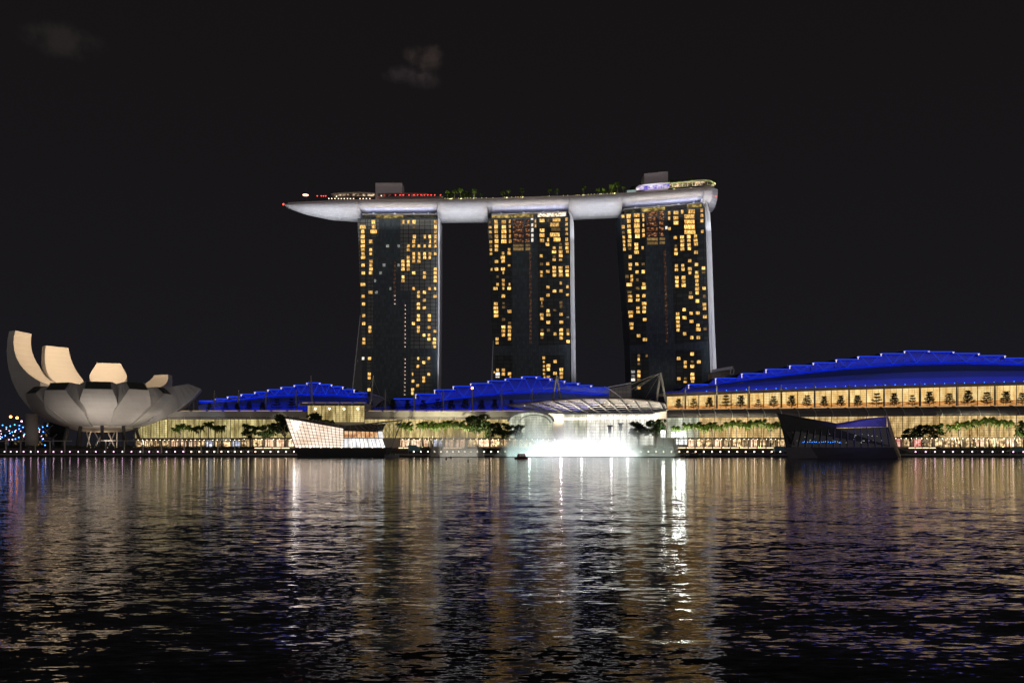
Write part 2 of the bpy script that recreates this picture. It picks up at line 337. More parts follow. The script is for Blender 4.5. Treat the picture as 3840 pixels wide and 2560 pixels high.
# ------------------------------------------------------------------ water
def water():
    m, N, L, b = nodes('harbour_water')
    b.inputs['Base Color'].default_value = (0.004, 0.006, 0.010, 1); b.inputs['Roughness'].default_value = 0.06; b.inputs['IOR'].default_value = 1.33
    tc = N.new('ShaderNodeTexCoord')
    # wavelets as a field of surface slopes, so that far ripples are as steep as near ones
    tot = None
    for scale, kx, ky, det in (((1.6, 4.4, 1), .13, .28, 1.0), ((4.5, 12.0, 1), .09, .18, 1.0), ((0.8, 1.8, 1), .05, .12, 0.0), ((0.40, 0.7, 1), .03, .06, 0.0), ((0.18, 0.26, 1), .02, .04, 0.0), ((0.03, 0.05, 1), .01, .012, 0.0)):
        mp = N.new('ShaderNodeMapping'); L.new(tc.outputs['Object'], mp.inputs[0]); mp.inputs['Scale'].default_value = scale; mp.inputs['Rotation'].default_value = (0, 0, -.06)
        n = N.new('ShaderNodeTexNoise'); L.new(mp.outputs[0], n.inputs[0]); n.inputs['Scale'].default_value = 1; n.inputs['Detail'].default_value = det
        ma = N.new('ShaderNodeVectorMath'); ma.operation = 'MULTIPLY_ADD'; L.new(n.outputs['Color'], ma.inputs[0])
        ma.inputs[1].default_value = (kx, ky, 0); ma.inputs[2].default_value = (-kx/2, -ky/2, 0)
        if tot is None: tot = ma.outputs[0]
        else:
            ad = N.new('ShaderNodeVectorMath'); L.new(tot, ad.inputs[0]); L.new(ma.outputs[0], ad.inputs[1]); tot = ad.outputs[0]
    # the sheltered water towards the quay is calmer than the open bay
    sx = N.new('ShaderNodeSeparateXYZ'); L.new(tc.outputs['Object'], sx.inputs[0])
    cm = N.new('ShaderNodeMapRange'); cm.interpolation_type = 'SMOOTHERSTEP'; L.new(sx.outputs['Y'], cm.inputs[0])
    cm.inputs[1].default_value = 10; cm.inputs[2].default_value = 125; cm.inputs[3].default_value = 1.05; cm.inputs[4].default_value = .42
    sc = N.new('ShaderNodeVectorMath'); sc.operation = 'SCALE'; L.new(tot, sc.inputs[0]); L.new(cm.outputs[0], sc.inputs['Scale']); tot = sc.outputs[0]
    ge = N.new('ShaderNodeNewGeometry'); ad = N.new('ShaderNodeVectorMath'); L.new(ge.outputs['Normal'], ad.inputs[0]); L.new(tot, ad.inputs[1])
    nm = N.new('ShaderNodeVectorMath'); nm.operation = 'NORMALIZE'; L.new(ad.outputs[0], nm.inputs[0]); L.new(nm.outputs[0], b.inputs['Normal'])
    nr, nc = 420, 300
    s = np.linspace(EYE/11.0, EYE/521.0, nr); Y = EYE/s
    t = np.linspace(-1, 1, nc)
    half = Y*0.66+170
    X = half[:, None]*t[None, :]; YY = np.repeat(Y[:, None], nc, 1)
    dy = np.gradient(Y)[:, None]; dx = (half*2/nc)[:, None]
    Z = np.zeros_like(X); r = np.random.RandomState(4)
    for i in range(30):
        lam = 2.2*(9.0/2.2)**r.rand(); ang = r.normal(0.12, 0.42)
        kx, ky = math.sin(ang)*2*math.pi/lam, math.cos(ang)*2*math.pi/lam
        amp = 0.0005*lam*(0.6+0.8*r.rand())
        fade = np.clip((lam/(abs(dy)*math.cos(ang)+abs(dx)*abs(math.sin(ang))+1e-6)-2.5)/3, 0, 1)
        ph = r.rand()*6.28
        w = np.sin(kx*X+ky*YY+ph+0.6*np.sin(0.11*X+0.07*YY+ph*3))
        Z += amp*fade*(w+0.25*np.sin(2*(kx*X+ky*YY+ph)+1.2))
    me = bpy.data.meshes.new('water'); nv = nr*nc
    me.vertices.add(nv); co = np.stack([X, YY, Z], -1).reshape(-1).astype(np.float32); me.vertices.foreach_set('co', co)
    i, j = np.meshgrid(np.arange(nr-1), np.arange(nc-1), indexing='ij'); k = (i*nc+j).reshape(-1)
    q = np.stack([k, k+1, k+nc+1, k+nc], -1).reshape(-1).astype(np.int32); nf = len(k)
    me.loops.add(nf*4); me.loops.foreach_set('vertex_index', q); me.polygons.add(nf)
    me.polygons.foreach_set('loop_start', np.arange(0, nf*4, 4, dtype=np.int32)); me.polygons.foreach_set('use_smooth', np.ones(nf, bool))
    me.update(calc_edges=True); me.materials.append(m)
    o = bpy.data.objects.new('water', me); COL.objects.link(o); tag(o, kind='structure')
water()

# ------------------------------------------------------------------ land
QY = [(0, 517), (900, 508), (1500, 505), (2600, 505), (3840, 500)]
def quayY(fx): return lin(fx, QY)
ZB = 2.2; ZP = 4.9; LAND = 522
def land():
    fxs = list(range(-400, 4300, 100))
    g = MB(); g.box(-4000, 4000, LAND+0.5, 6000, -2, ZP-0.05); tag(g.build('ground', M['stone'], None, off=(0,0,0)), kind='structure')
    b = MB()
    secs = []
    for fx in fxs:
        y = quayY(fx); x = (fx-1920)/F*y
        secs.append([(x, y, -2), (x, y, ZB), (x*(LAND+.5)/y, LAND+.5, ZB), (x*(LAND+.5)/y, LAND+.5, -2)])
    b.loft(secs, True); tag(b.build('boardwalk', M['quay'], None, off=(0,0,0)), kind='structure')
    k = MB(); secs = []
    for fx in fxs:                      # raised quay kerb in front of the boardwalk
        y = quayY(fx)-0.35; x = (fx-1920)/F*y
        secs.append([(x, y, 0.9), (x, y, 1.75), (x, y+0.34, 1.75), (x, y+0.34, 0.9)])
    k.loft(secs, True); tag(k.build('quay_kerb', M['grey'], None, off=(0,0,0)), kind='structure')
    w = MB(); w.box(-420, 420, LAND, LAND+0.49, ZB+.005, ZP+0.25); tag(w.build('promenade_steps', M['quay'], None, off=(0,0,0)), kind='structure')
land()

# quay lamps: one post of each glass colour, then copies
def quay_lamp(kind, lab, group):
    t = thing('quay_lamp', lab, 'lamp', (0, 0, 0), group)
    m = MB(); m.tube([(0, 0, 0), (0, 0, .55)], .09, 6); m.build('post', M['dark'], t)
    m = MB(); m.ball((0, 0, .78), .36, 10, 6); m.build('bulb', M[kind], t, True)
    return t
L1 = [x/2.904 for x in (50,117,183,257,335,413,497,582,671,761,853,948,1043,1140,1237,1333,1432,1528,1625,1718,1813,1907,1996)]
L2 = [700+x/2.94 for x in (52,140,225,305,383,458,530,602,680,758,840,924,1010,1096,1183)]
L3 = [1400+x/3.36 for x in (510,600,688,772,852,930,1004,1076,1152,1230,1310,1397,1484,1572,1664)]
L4 = [2000+x/3.36 for x in (-60,40,140,240,345,450,555,655,755,855,960,1060,1160,1257,1355,1450,1545,1640,1740,1840,1942,2045,2148,2252)]
L5 = [2500+x/3.36 for x in (677,783,890,996,1105,1213,1323,1432)]
L6 = [3140+x/3.36 for x in (986,1113,1230,1345,1457,1577,1700,1828,1956,2087,2217,2345)]
first = {}
def put_lamp(fx, kind, lab, group):
    y = quayY(fx)+0.5; p = ((fx-1920)/F*y, y, ZB)
    key = kind+group
    if key not in first:
        first[key] = quay_lamp(kind, lab, group); first[key].location = p
    else: dup(first[key], p)
for x in L1: put_lamp(x, 'lamp_lilac', 'small lilac lamp on the quay edge below the white lotus building', 'lilac lamps on the quay by the lotus building')
for x in L2: put_lamp(x, 'lamp_white', 'small white lamp on the quay edge beside the glowing glass pavilion', 'white lamps on the quay by the glowing pavilion')
for x in L3: put_lamp(x, 'lamp_white', 'small white lamp on the quay edge in front of the mist and palms', 'white lamps on the quay behind the mist')
for x in L4+L5: put_lamp(x, 'lamp_white', 'small white lamp on the quay edge between fountain and black pavilion', 'white lamps on the quay by the black pavilion')
for x in L6: put_lamp(x, 'lamp_lilac', 'small lilac lamp on the dark quay edge beyond the black pavilion', 'lilac lamps on the quay beyond the black pavilion')

# ------------------------------------------------------------------ plants
def frond_mesh(mb, base, az, up, length, droop, rr, nl=11, w=0.34):
    """One feather frond: a curved midrib with hanging leaflets on both sides."""
    d = Vector((math.cos(az), math.sin(az), 0)); side = Vector((-d.y, d.x, 0))
    pts = []
    for i in range(nl+1):
        s = i/nl; pts.append(Vector(base)+d*(length*(s*0.95-0.22*s*s*droop))+Vector((0, 0, length*(up*s-(up+droop)*0.62*s*s))))
    for i in range(nl):
        p, q = pts[i], pts[i+1]; s = (i+.5)/nl
        ll = length*0.38*math.sin(math.pi*min(1, 0.18+0.85*s))
        for sg in (-1, 1):
            tip = p+side*sg*ll*0.62+d*ll*0.45+Vector((0, 0, -ll*(0.55+0.3*rr.random())))
            mid = (p+tip)/2+Vector((0, 0, 0.06*ll))
            mb.add([p, q, mid+(q-p)*0.75, tip, mid-(q-p)*0.1], [(0, 1, 2, 4), (4, 2, 3)])
    mb.tube(pts, [0.06*(1-i/(nl+1)) for i in range(nl+1)], 3, False)
def make_palm(seed, h, n=19, fl=4.1):
    rr = random.Random(seed); t = thing('palm_tree', None, 'palm tree', (0, 0, 0))
    lean = rr.uniform(-.35, .35)
    m = MB(); pts = [(lean*(i/6)**2, 0, h*i/6) for i in range(7)]
    m.tube(pts, [0.34, .27, .25, .24, .22, .2, .17], 7); m.build('trunk', M['palmtrunk'], t, True)
    m = MB(); top = (lean, 0, h)
    for i in range(n):
        az = 2*math.pi*i/n*2.4+rr.uniform(-.3, .3); k = i/n
        frond_mesh(m, top, az, 1.6-1.35*k+rr.uniform(-.12, .12), fl*rr.uniform(.85, 1.15), 0.75+0.7*k, rr)
    m.build('crown', M['palmleaf'], t)
    return t
palms = [make_palm(s, h) for s, h in ((1, 11.0), (2, 10.4), (3, 11.6), (5, 10.8))]
palm_used = [False]*4
def place(protos, used, k, loc, scale, rotz, label, group):
    if not used[k]:
        used[k] = True; o = protos[k]; o.location = loc; o.rotation_euler = (0, 0, rotz); o.scale = (scale,)*3; o['label'] = label
        if group: o['group'] = group
        return o
    return dup(protos[k], loc, scale, rotz, label, group)
def leaf_clump(mb, c0, r, n, rr, size=0.5, flat=1.0):
    for _ in range(n):
        a = rr.random()*2*math.pi; z = rr.uniform(-1, 1); q = r*(0.35+0.65*rr.random()**0.5); s = math.sqrt(1-z*z)
        p = Vector(c0)+Vector((q*s*math.cos(a), q*s*math.sin(a), q*z*flat))
        u = Vector((rr.uniform(-1, 1), rr.uniform(-1, 1), rr.uniform(-.6, .6))).normalized(); v = u.cross(Vector((rr.uniform(-1, 1), rr.uniform(-1, 1), rr.uniform(-1, 1)))).normalized()
        k = size*rr.uniform(.6, 1.3)
        mb.add([p-u*k, p+v*k*.45, p+u*k, p-v*k*.45], [(0, 1, 2, 3)])
def make_tree(seed, h, cr, mat, flat=0.75, clumps=26, leaves=85, trunk=0.36, size=0.55):
    rr = random.Random(seed); t = thing('broad_tree', None, 'tree', (0, 0, 0))
    tr = MB(); cr_ = MB(); th = h*trunk
    tr.tube([(0, 0, 0), (rr.uniform(-.2, .2), 0, th*.5), (rr.uniform(-.3, .3), 0, th)], [h*.028, h*.022, h*.018], 7)
    cz = th+(h-th)*0.52
    for i in range(clumps):
        a = rr.random()*2*math.pi; q = cr*rr.random()**0.5*0.82; z = rr.uniform(-1, 1)*(1-(q/cr)**2)**0.5
        p = Vector((q*math.cos(a), q*math.sin(a), cz+z*(h-th)*0.46))
        leaf_clump(cr_, p, cr*rr.uniform(.20, .36), leaves, rr, size, flat)
        if i < 9:
            mid = Vector((p.x*.4, p.y*.4, th+(p.z-th)*.5)); tr.tube([(0, 0, th*.9), mid, p], [h*.014, h*.009, h*.003], 5)
    tr.build('trunk', M['bark'], t); cr_.build('crown', mat, t)
    return t
def make_tier_tree(seed, tiers, h=8.0, r0=3.3):
    rr = random.Random(seed); t = thing('tiered_tree', None, 'tree', (0, 0, 0))
    tr = MB(); cr_ = MB(); tr.tube([(0, 0, 0), (rr.uniform(-.15, .15), 0, h*.5), (0, 0, h)], [.17, .12, .04], 6)
    for k in range(tiers):
        z = h*(0.28+0.68*k/(tiers-1 if tiers > 1 else 1)); r = r0*(1-0.58*k/max(1, tiers-1))*rr.uniform(.8, 1.12)
        nb = 7
        for i in range(nb):
            a = 2*math.pi*(i+rr.random()*.6)/nb; L_ = r*rr.uniform(.65, 1.1)
            e = Vector((L_*math.cos(a), L_*math.sin(a), z+0.24*L_+rr.uniform(-.25, .35)))
            tr.tube([(0, 0, z-.25), e*0.55+Vector((0, 0, z*.45-.05)), e], [.07, .05, .02], 4, False)
            for s in (.55, .8, 1.0):
                leaf_clump(cr_, (e.x*s, e.y*s, z+(e.z-z)*s+rr.uniform(-.1, .4)), rr.uniform(.5, .85), 20, rr, .26, .5)
    tr.build('trunk', M['bark'], t); cr_.build('crown', M['darkleaf'], t)
    return t
def hedge(name, fx0, fx1, Y, z0, z1, dep, label, mat='hedge'):
    rr = random.Random(int(fx0)); m = MB(); x0 = (fx0-1920)/F*Y; x1 = (fx1-1920)/F*Y; n = int((x1-x0)*dep*(z1-z0)*9)+60
    for _ in range(min(n, 5200)):
        x = rr.uniform(x0, x1); lump = 0.72+0.28*math.sin(x*.9+fx0)*math.sin(x*.37)
        p = Vector((x, Y+rr.uniform(0, dep), z0+(z1-z0)*lump*rr.random()))
        u = Vector((rr.uniform(-1, 1), rr.uniform(-1, 1), rr.uniform(-1, 1))).normalized(); v = u.orthogonal().normalized(); k = rr.uniform(.18, .42)
        m.add([p-u*k, p+v*k*.5, p+u*k, p-v*k*.5], [(0, 1, 2, 3)])
    return solo(m, name, M[mat], label, 'hedge', ((x0+x1)/2, Y, z0))

# ------------------------------------------------------------------ lotus museum
def museum():
    Yc = 548; cx = (383-1920)/F*Yc; th = math.atan2(-cx, Yc); z0 = 16.5
    t = thing('lotus_museum', 'white lotus shaped museum with ten upturned petals on dark slanting columns', 'museum', (cx, Yc, ZP))
    def W_(x, y, z):
        return Vector((cx+x*math.cos(th)-y*math.sin(th), Yc+x*math.sin(th)+y*math.cos(th), z))
    def petal(phi, Rt, H, tm, wt, thick, wmax, drop, lab=None, skyl=False, ts=.62):
        a = R(phi); rad = Vector((math.cos(a), math.sin(a))); tan = Vector((-rad.y, rad.x)); n = 15
        tm = R(tm); rb = 7.0
        def prof(s):
            q = tm*s; return rb+(Rt-rb)*math.sin(q)/max(math.sin(min(tm, math.pi/2)), .01), z0+(H-z0)*(1-math.cos(q))/(1-math.cos(tm))
        out, inn, wid = [], [], []
        for i in range(n+1):
            s = i/n; r, z = prof(s)
            r2, z2 = prof(min(1, s+.01)); r1, z1 = prof(max(0, s-.01)); dr, dz = r2-r1, z2-z1; l = math.hypot(dr, dz)
            q = tm*s; zi0 = min(41.0, H+drop-1.6)          # the roof side of a petal rises from the rim of the central bowl
            ri = 10+(Rt-thick*.75-10)*math.sin(q)/max(math.sin(min(tm, math.pi/2)), .01); zi = zi0+(H+drop-zi0)*(1-math.cos(q))/(1-math.cos(tm))
            w = min(r*math.tan(R(17.9)), wmax); f = max(0, (s-ts)/(1-ts)); w = w*(1-f)+wt*f
            out.append((r, z)); inn.append((ri, zi)); wid.append(w)
        secs = []
        for (r, z), (ri, zi), w in zip(out, inn, wid):
            wi = min(w*.95, max(3.2, ri*math.tan(R(17.9))))
            secs.append([W_(rad.x*r+tan.x*w, rad.y*r+tan.y*w, z), W_(rad.x*r-tan.x*w, rad.y*r-tan.y*w, z),
                         W_(rad.x*ri-tan.x*wi, rad.y*ri-tan.y*wi, zi), W_(rad.x*ri+tan.x*wi, rad.y*ri+tan.y*wi, zi)])
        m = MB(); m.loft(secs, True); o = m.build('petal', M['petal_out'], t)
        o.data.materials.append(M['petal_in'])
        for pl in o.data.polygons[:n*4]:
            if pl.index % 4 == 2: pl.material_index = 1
        if lab: o['label'] = lab
        if skyl:
            e = secs[-1]; cen = sum(e, Vector())/4; nn = (e[1]-e[0]).cross(e[3]-e[0]).normalized()
            if nn.y > 0 and False: nn = -nn
            oo = (cen-W_(0, 0, cen.z)).normalized(); nn = nn if nn.dot(oo) > 0 else -nn
            q = [cen+(p-cen)*.9+nn*.12 for p in e]; m = MB(); m.prism(q, nn*.1); sk = m.build('skylight', M['skylight'], o)
            m = MB()
            for f in (.2, .4, .6, .8):
                p0 = q[0].lerp(q[1], f)+nn*.14; p1 = q[3].lerp(q[2], f)+nn*.14; m.bar(p0, p1, .14)
            m.bar(q[0].lerp(q[3], .5)+nn*.15, q[1].lerp(q[2], .5)+nn*.15, .12); m.build('glazing_bars', M['dark'], o)
    #      phi   R   H  tmax  wt thick wmax drop
    petal(150, 57, 78.0, 102, 8.4, 5.5, 11, 0.5, 'tallest petal curling up at the left edge', ts=.5)
    petal(125, 49.5, 71.0, 92, 8.2, 4.2, 12, 0.5, ts=.55)
    petal(84, 42, 61.5, 84, 7.6, 3.8, 13, 0.6, ts=.72)
    petal(38, 49, 54.0, 84, 6.8, 4.2, 12, 0.6, ts=.62)
    petal(-9, 59, 43.0, 58, 9.0, 10, 16, 3.0, 'long petal reaching towards the palms', ts=.72)
    petal(-32, 44, 38.5, 74, 6.0, 6.5, 13, 4.4, None, True)
    petal(-62, 42.5, 40.0, 76, 6.3, 6.5, 13, 4.8, None, True)
    petal(-93, 41.5, 39.5, 76, 7.7, 6.5, 13, 4.8, None, True)
    petal(-123, 45, 38.5, 76, 6.5, 6.5, 13, 4.8, None, True)
    petal(-150, 44, 37.0, 74, 6.0, 6.5, 13, 4.6, None, True)
    m = MB(); ring = []
    for r, z in ((3, z0-1.4), (13, z0-1.0), (19, z0+.6), (21, z0+2.6)):
        ring.append([W_(r*math.cos(2*math.pi*k/30), r*math.sin(2*math.pi*k/30), z) for k in range(30)])
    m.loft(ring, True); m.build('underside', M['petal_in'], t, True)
    m = MB(); ring = []
    for r, z in ((.5, 38), (10, 38.5), (12, 40.5)):
        ring.append([W_(r*math.cos(2*math.pi*k/30), r*math.sin(2*math.pi*k/30), z) for k in range(30)])
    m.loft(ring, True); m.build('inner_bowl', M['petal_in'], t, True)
    for k in range(10):                     # slanting dark columns
        a = R(18+36*k); m = MB()
        m.tube([W_(23.5*math.cos(a), 23.5*math.sin(a), ZP), W_(19.5*math.cos(a), 19.5*math.sin(a), z0+4.5)], [1.15, 1.0], 8); m.build('column', M['dark'], t)
    for k in range(7):                      # pale crossed struts of the core
        a0 = 2*math.pi*k/7; m = MB()
        for da in (-.32, .32):
            m.tube([W_(9*math.cos(a0-da), 9*math.sin(a0-da), ZP), W_(9*math.cos(a0+da), 9*math.sin(a0+da), z0-.8)], .34, 6)
        m.build('cross_strut', M['white'], t)
    m = MB(); m.tube([W_(-39, 2, ZP), W_(-39, 2, 26)], 3.6, 20); m.build('lift_tower', M['cream'], t, True)
    m = MB(); q = W_(46, -6, 41.5); m.bar(q, q+Vector((6, 0, 2.6)), .3); m.bar(q+Vector((6, 0, -1.5)), q+Vector((6, 0, 2.6)), .5); m.bar(q+Vector((6, 0, 2.6)), q+Vector((7, 0, -1)), .25); m.build('roof_derrick', M['white'], t)
    # light inside the bowl on the petal linings, and below the belly
    WARM = (1.0, 0.76, 0.51)
    area('bowl_light', W_(4, -9, 45.0), W_(-22, 22, 60), 8, 8, 33000, WARM, 150)
    area('bowl_side_light', W_(10, -2, 45), W_(44, 30, 48), 4, 4, 7000, WARM, 150)
    point('belly_light', W_(0, -4, 7.5), 2200, (1.0, 0.74, 0.46), 1.0)
    for sx, pw in ((-20, 2600), (2, 4200), (24, 5200), (46, 4200)):
        spot('lotus_floodlight', W_(sx, -50, 6.5), W_(sx*.7+2, -30, 31), pw*4.2, (1.0, 0.88, 0.76), 84, 1.0)
    spot('petal_floodlight', W_(72, -44, 7), W_(46, -6, 33), 9000, (0.74, 0.84, 1.0), 70, 1.0)
museum()

# ------------------------------------------------------------------ mall blocks
def quad_panel(mb, fx0, fx1, ft0, ft1, fb0, fb1, Y0, Y1, dep):
    mb.prism([P(fx0, fb0, Y0), P(fx1, fb1, Y1), P(fx1, ft1, Y1), P(fx0, ft0, Y0)], (0, dep, 0))
def glass_bays(root, xs, top, bot, Yf, mats, name='glass_bay', rows=9, cols=4, mullw=.16, vert=True):
    """Lit glass between columns: each bay a pane with its own mullions in front."""
    for i, (a, b_) in enumerate(zip(xs, xs[1:])):
        m = MB(); quad_panel(m, a+.6, b_-.6, top(a), top(b_), bot(a), bot(b_), Yf(a), Yf(b_), .3)
        mat = mats(i, (a+b_)/2) if callable(mats) else mats
        o = m.build(name, mat, root)
        g = MB()
        for r in range(1, rows):
            f = r/rows
            pa = P(a, top(a)+(bot(a)-top(a))*f, Yf(a)-.35); pb = P(b_, top(b_)+(bot(b_)-top(b_))*f, Yf(b_)-.35); g.bar(pa, pb, mullw)
        for k in range(0, cols):
            x = a+(b_-a)*k/cols; w = mullw*(1.9 if k == 0 else .9)
            g.bar(P(x, top(x), Yf(x)-.42), P(x, bot(x), Yf(x)-.42), w)
        g.build('mullions', M['mull'], o)
def louvre(root, xs, top, bot, Yf, bulge, mat, ribmat='white', name='louvre_roof'):
    m = MB(); secs = []
    n = 7
    def pt(x, s, lift=0):
        ang = s*math.pi/2
        yb = Yf(x); zt = P(x, top(x), yb+bulge).z; zb = P(x, bot(x), yb).z
        y = yb+bulge*(1-math.cos(ang)); z = zb+(zt-zb)*math.sin(ang)
        X = (x-1920)/F*(yb+bulge*.3)
        return Vector((X, y-lift*math.cos(ang), z+lift*math.sin(ang)))
    for x in xs: secs.append([pt(x, k/(n-1)) for k in range(n)]+[Vector(pt(x, 1))+Vector((0, .4, -.6)), Vector(pt(x, 0))+Vector((0, .6, 0))])
    m.loft(secs, True); o = m.build(name, mat, root)
    for x in xs:
        r = MB(); r.tube([pt(x, k/(n-1), .22) for k in range(n)], .26, 5); r.build('rib', M[ribmat], o)
    e = MB(); e.tube([pt(x, 1, .15) for x in xs], .24, 5); e.build('ridge_glow', M['ridge'], o)
    return o
M['ridge'] = emit('ridge_edge_glow', (1, .68, .38), .5)  # warm glow put into the ridge edge itself
def shops(root, fx0, fx1, top, bot, Y, n, mats, seed):
    rr = random.Random(seed); w = (fx1-fx0)/n
    for i in range(n):
        a = fx0+i*w; b_ = a+w*rr.uniform(.62, .93)
        m = MB(); quad_panel(m, a, b_, top, top, bot, bot, Y, Y, .4)
        o = m.build('shop_front', M[rr.choices(list(mats), list(mats.values()))[0]], root)
        g = MB(); k = rr.randint(2, 4)
        for j in range(k+1):
            x = a+(b_-a)*j/k; g.bar(P(x, top, Y-.2), P(x, bot, Y-.2), .22)
        g.bar(P(a, top+(bot-top)*.25, Y-.2), P(b_, top+(bot-top)*.25, Y-.2), .2); g.build('shop_frame', M['dark'], o)
    m = MB(); m.box((fx0-1920)/F*Y, (fx1-1920)/F*Y, Y+.6, Y+9, ZP, P(0, top-8, Y).z); m.build('ground_storey', M['cream'], root)
    m = MB(); m.box((fx0-1920)/F*Y, (fx1-1920)/F*Y, Y-4.2, Y+1, P(0, top-2.5, Y).z, P(0, top-7, Y).z); m.build('shop_canopy', M['mull'], root)
    dn = MB()
    for i in range(n*2):
        x = fx0+(i+.5)*w/2
        p = P(x, top-1.8, Y-3.6); dn.ball(p, .16, 6, 4)
    dn.build('downlights', M['lamp_warm'], root)
    for i in range(n//2+1):
        x = fx0+i*2*w; m = MB(); m.tube([(P(x, 0, Y-4).x, Y-4, ZP), (P(x, 0, Y-4).x, Y-4, P(x, top-3, Y-4).z)], .28, 6); m.build('column', M['cream'], root)
YM = lambda fx: 552
YMR = lambda fx: lin(fx, [(2500, 556), (3840, 540)])
def seq(a, b, n): return [a+(b-a)*i/n for i in range(n+1)]
# theatre wing
th = thing('theatre_wing', 'long curved glass mall wing below the smaller stepped blue roof', 'building', P(930, 1680, 556))
xsA = seq(628, 1160, 9); xsA2 = seq(505, 628, 4)
topA = lambda x: 1572; botA = lambda x: 1640
glass_bays(th, xsA, topA, botA, YM, lambda i, x: M['glassL'], rows=9, cols=4)
glass_bays(th, seq(1160, 1345, 3), lambda x: 1580, botA, YM, lambda i, x: M['glassL'], rows=8, cols=4)
glass_bays(th, xsA2, lambda x: lin(x, [(500, 1632), (530, 1596), (565, 1581), (628, 1572)]), botA, YM, lambda i, x: M['glassL'], rows=8, cols=3)
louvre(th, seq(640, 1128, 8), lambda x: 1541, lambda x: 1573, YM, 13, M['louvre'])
m = MB(); secs = []
for x, tp, bt in ((500, 1635, 1636), (520, 1597, 1610), (548, 1570, 1588), (590, 1552, 1577), (640, 1541, 1573)):
    secs.append([P(x, bt, 552), P(x, (tp*.6+bt*.4), 554), P(x, tp, 562), P(x, tp+3, 566)])
m.loft(secs); m.build('curved_roof_end', M['louvre'], th)
m = MB(); m.box(P(505, 0, 552).x, P(1345, 0, 552).x, 552.5, 640, ZP, P(0, 1541, 566).z-.7); m.build('body', M['cream'], th)
shops(th, 510, 905, 1651, 1673, 549, 12, {'shop': 6, 'shopw': 1, 'shopc': 1}, 3)
shops(th, 905, 1345, 1648, 1673, 549, 10, {'shop': 1, 'shopw': 7}, 4)
# raised glass hall between theatre and casino
at = thing('glass_hall', 'small raised glass hall with a curved canopy behind the glowing pavilion', 'building', P(1250, 1680, 560))
glass_bays(at, seq(1153, 1366, 4), lambda x: 1521, lambda x: 1581, lambda x: 548, lambda i, x: M['glassC'], rows=8, cols=4)
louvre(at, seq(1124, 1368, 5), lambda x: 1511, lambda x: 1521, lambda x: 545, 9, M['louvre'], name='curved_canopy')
m = MB(); m.box(P(1153, 0, 548).x, P(1366, 0, 548).x, 548.6, 575, ZP+.3, P(0, 1513, 560).z); m.build('body', M['cream'], at)
for x in (1182, 1235, 1290, 1342):
    m = MB(); m.ball(P(x, 1532, 546.8), .55, 8, 5); m.build('downlight', M['lamp_warm'], at)
# casino wing
cs = thing('casino_wing', 'long glass mall wing with ribbed roof between glowing pavilion and wide white canopy', 'building', P(1700, 1680, 556))
xsB = seq(1362, 1925, 10)
glass_bays(cs, xsB, topA, botA, YM, lambda i, x: M['glassC'], rows=9, cols=4)
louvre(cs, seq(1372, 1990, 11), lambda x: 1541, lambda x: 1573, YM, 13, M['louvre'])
m = MB(); m.box(P(1368, 0, 552).x, P(2115, 0, 552).x, 552.5, 640, ZP, P(0, 1541, 566).z-.7); m.build('body', M['cream'], cs)
shops(cs, 1500, 2090, 1649, 1673, 549, 14, {'shop': 4, 'shopw': 4, 'shopc': 1}, 5)
# arched entrance
ar = thing('arched_entrance', 'pale arched entrance wall beside the wide white canopy', 'entrance', P(1990, 1680, 545))
def arch(mb, x0, x1, z_sp, top, Y, wid, dep):
    n = 16; o, i_ = [], []
    for k in range(n+1):
        a = math.pi*k/n; xc = (x0+x1)/2; hx = (x1-x0)/2
        o.append(P(xc-hx*math.cos(a), z_sp-(z_sp-top)*math.sin(a), Y)); i_.append(P(xc-(hx-wid)*math.cos(a), z_sp-(z_sp-top-wid)*math.sin(a), Y))
    mb.loft([[o[k], i_[k], i_[k]+Vector((0, dep, 0)), o[k]+Vector((0, dep, 0))] for k in range(n+1)], True)
m = MB(); arch(m, 1902, 2080, 1578, 1538, 540, 7, 9); m.build('arch', M['white'], ar)
m = MB(); arch(m, 1945, 2066, 1585, 1553, 538.5, 2.5, 8); m.build('inner_arch', M['white'], ar)
m = MB(); n = 12; poly = [P(1992-82*math.cos(math.pi*k/n), 1578-34*math.sin(math.pi*k/n), 546) for k in range(n+1)]
m.prism([P(1910, 1650, 546)]+poly+[P(2074, 1650, 546)], (0, .4, 0)); m.build('glass_infill', M['glassG'], ar)
m = MB()
for k in range(1, 9): m.bar(P(1912, 1553+k*10, 545.7), P(2072, 1553+k*10, 545.7), .16)
for k in range(0, 9): m.bar(P(1912+k*20, 1560, 545.6), P(1912+k*20, 1650, 545.6), .16)
m.build('mullions', M['mull'], ar)
# grand white canopy over the bright event hall
hall = thing('event_hall', 'bright white glass event hall under the wide ribbed canopy behind the fountain', 'building', P(2280, 1680, 556))
glass_bays(hall, seq(2112, 2200, 2)+seq(2200, 2450, 5)[1:], lambda x: 1553, lambda x: 1668, lambda x: 551, lambda i, x: M['glassG'] if i < 2 else M['glassW'], rows=10, cols=3)
m = MB(); m.box(P(2112, 0, 551).x, P(2452, 0, 551).x, 551.6, 600, ZP, P(0, 1552, 551).z); m.build('body', M['cream'], hall)
m = MB(); m.prism([P(2452, 1672, 549), P(2500, 1672, 549), P(2500, 1538, 549), P(2452, 1549, 549)], (0, 40, 0)); m.build('end_wall', M['cream'], hall)
m = MB(); m.prism([P(2055, 1672, 547), P(2112, 1672, 547), P(2112, 1550, 547), P(2055, 1548, 547)], (0, 30, 0)); m.build('side_wall', M['cream'], hall)
M['bright'] = lit('bright_corner_shop', (.75, .85, .80), (1, 1, .97), 1.9, (.4, .2, .4), objvar=.1, stmin=.5)
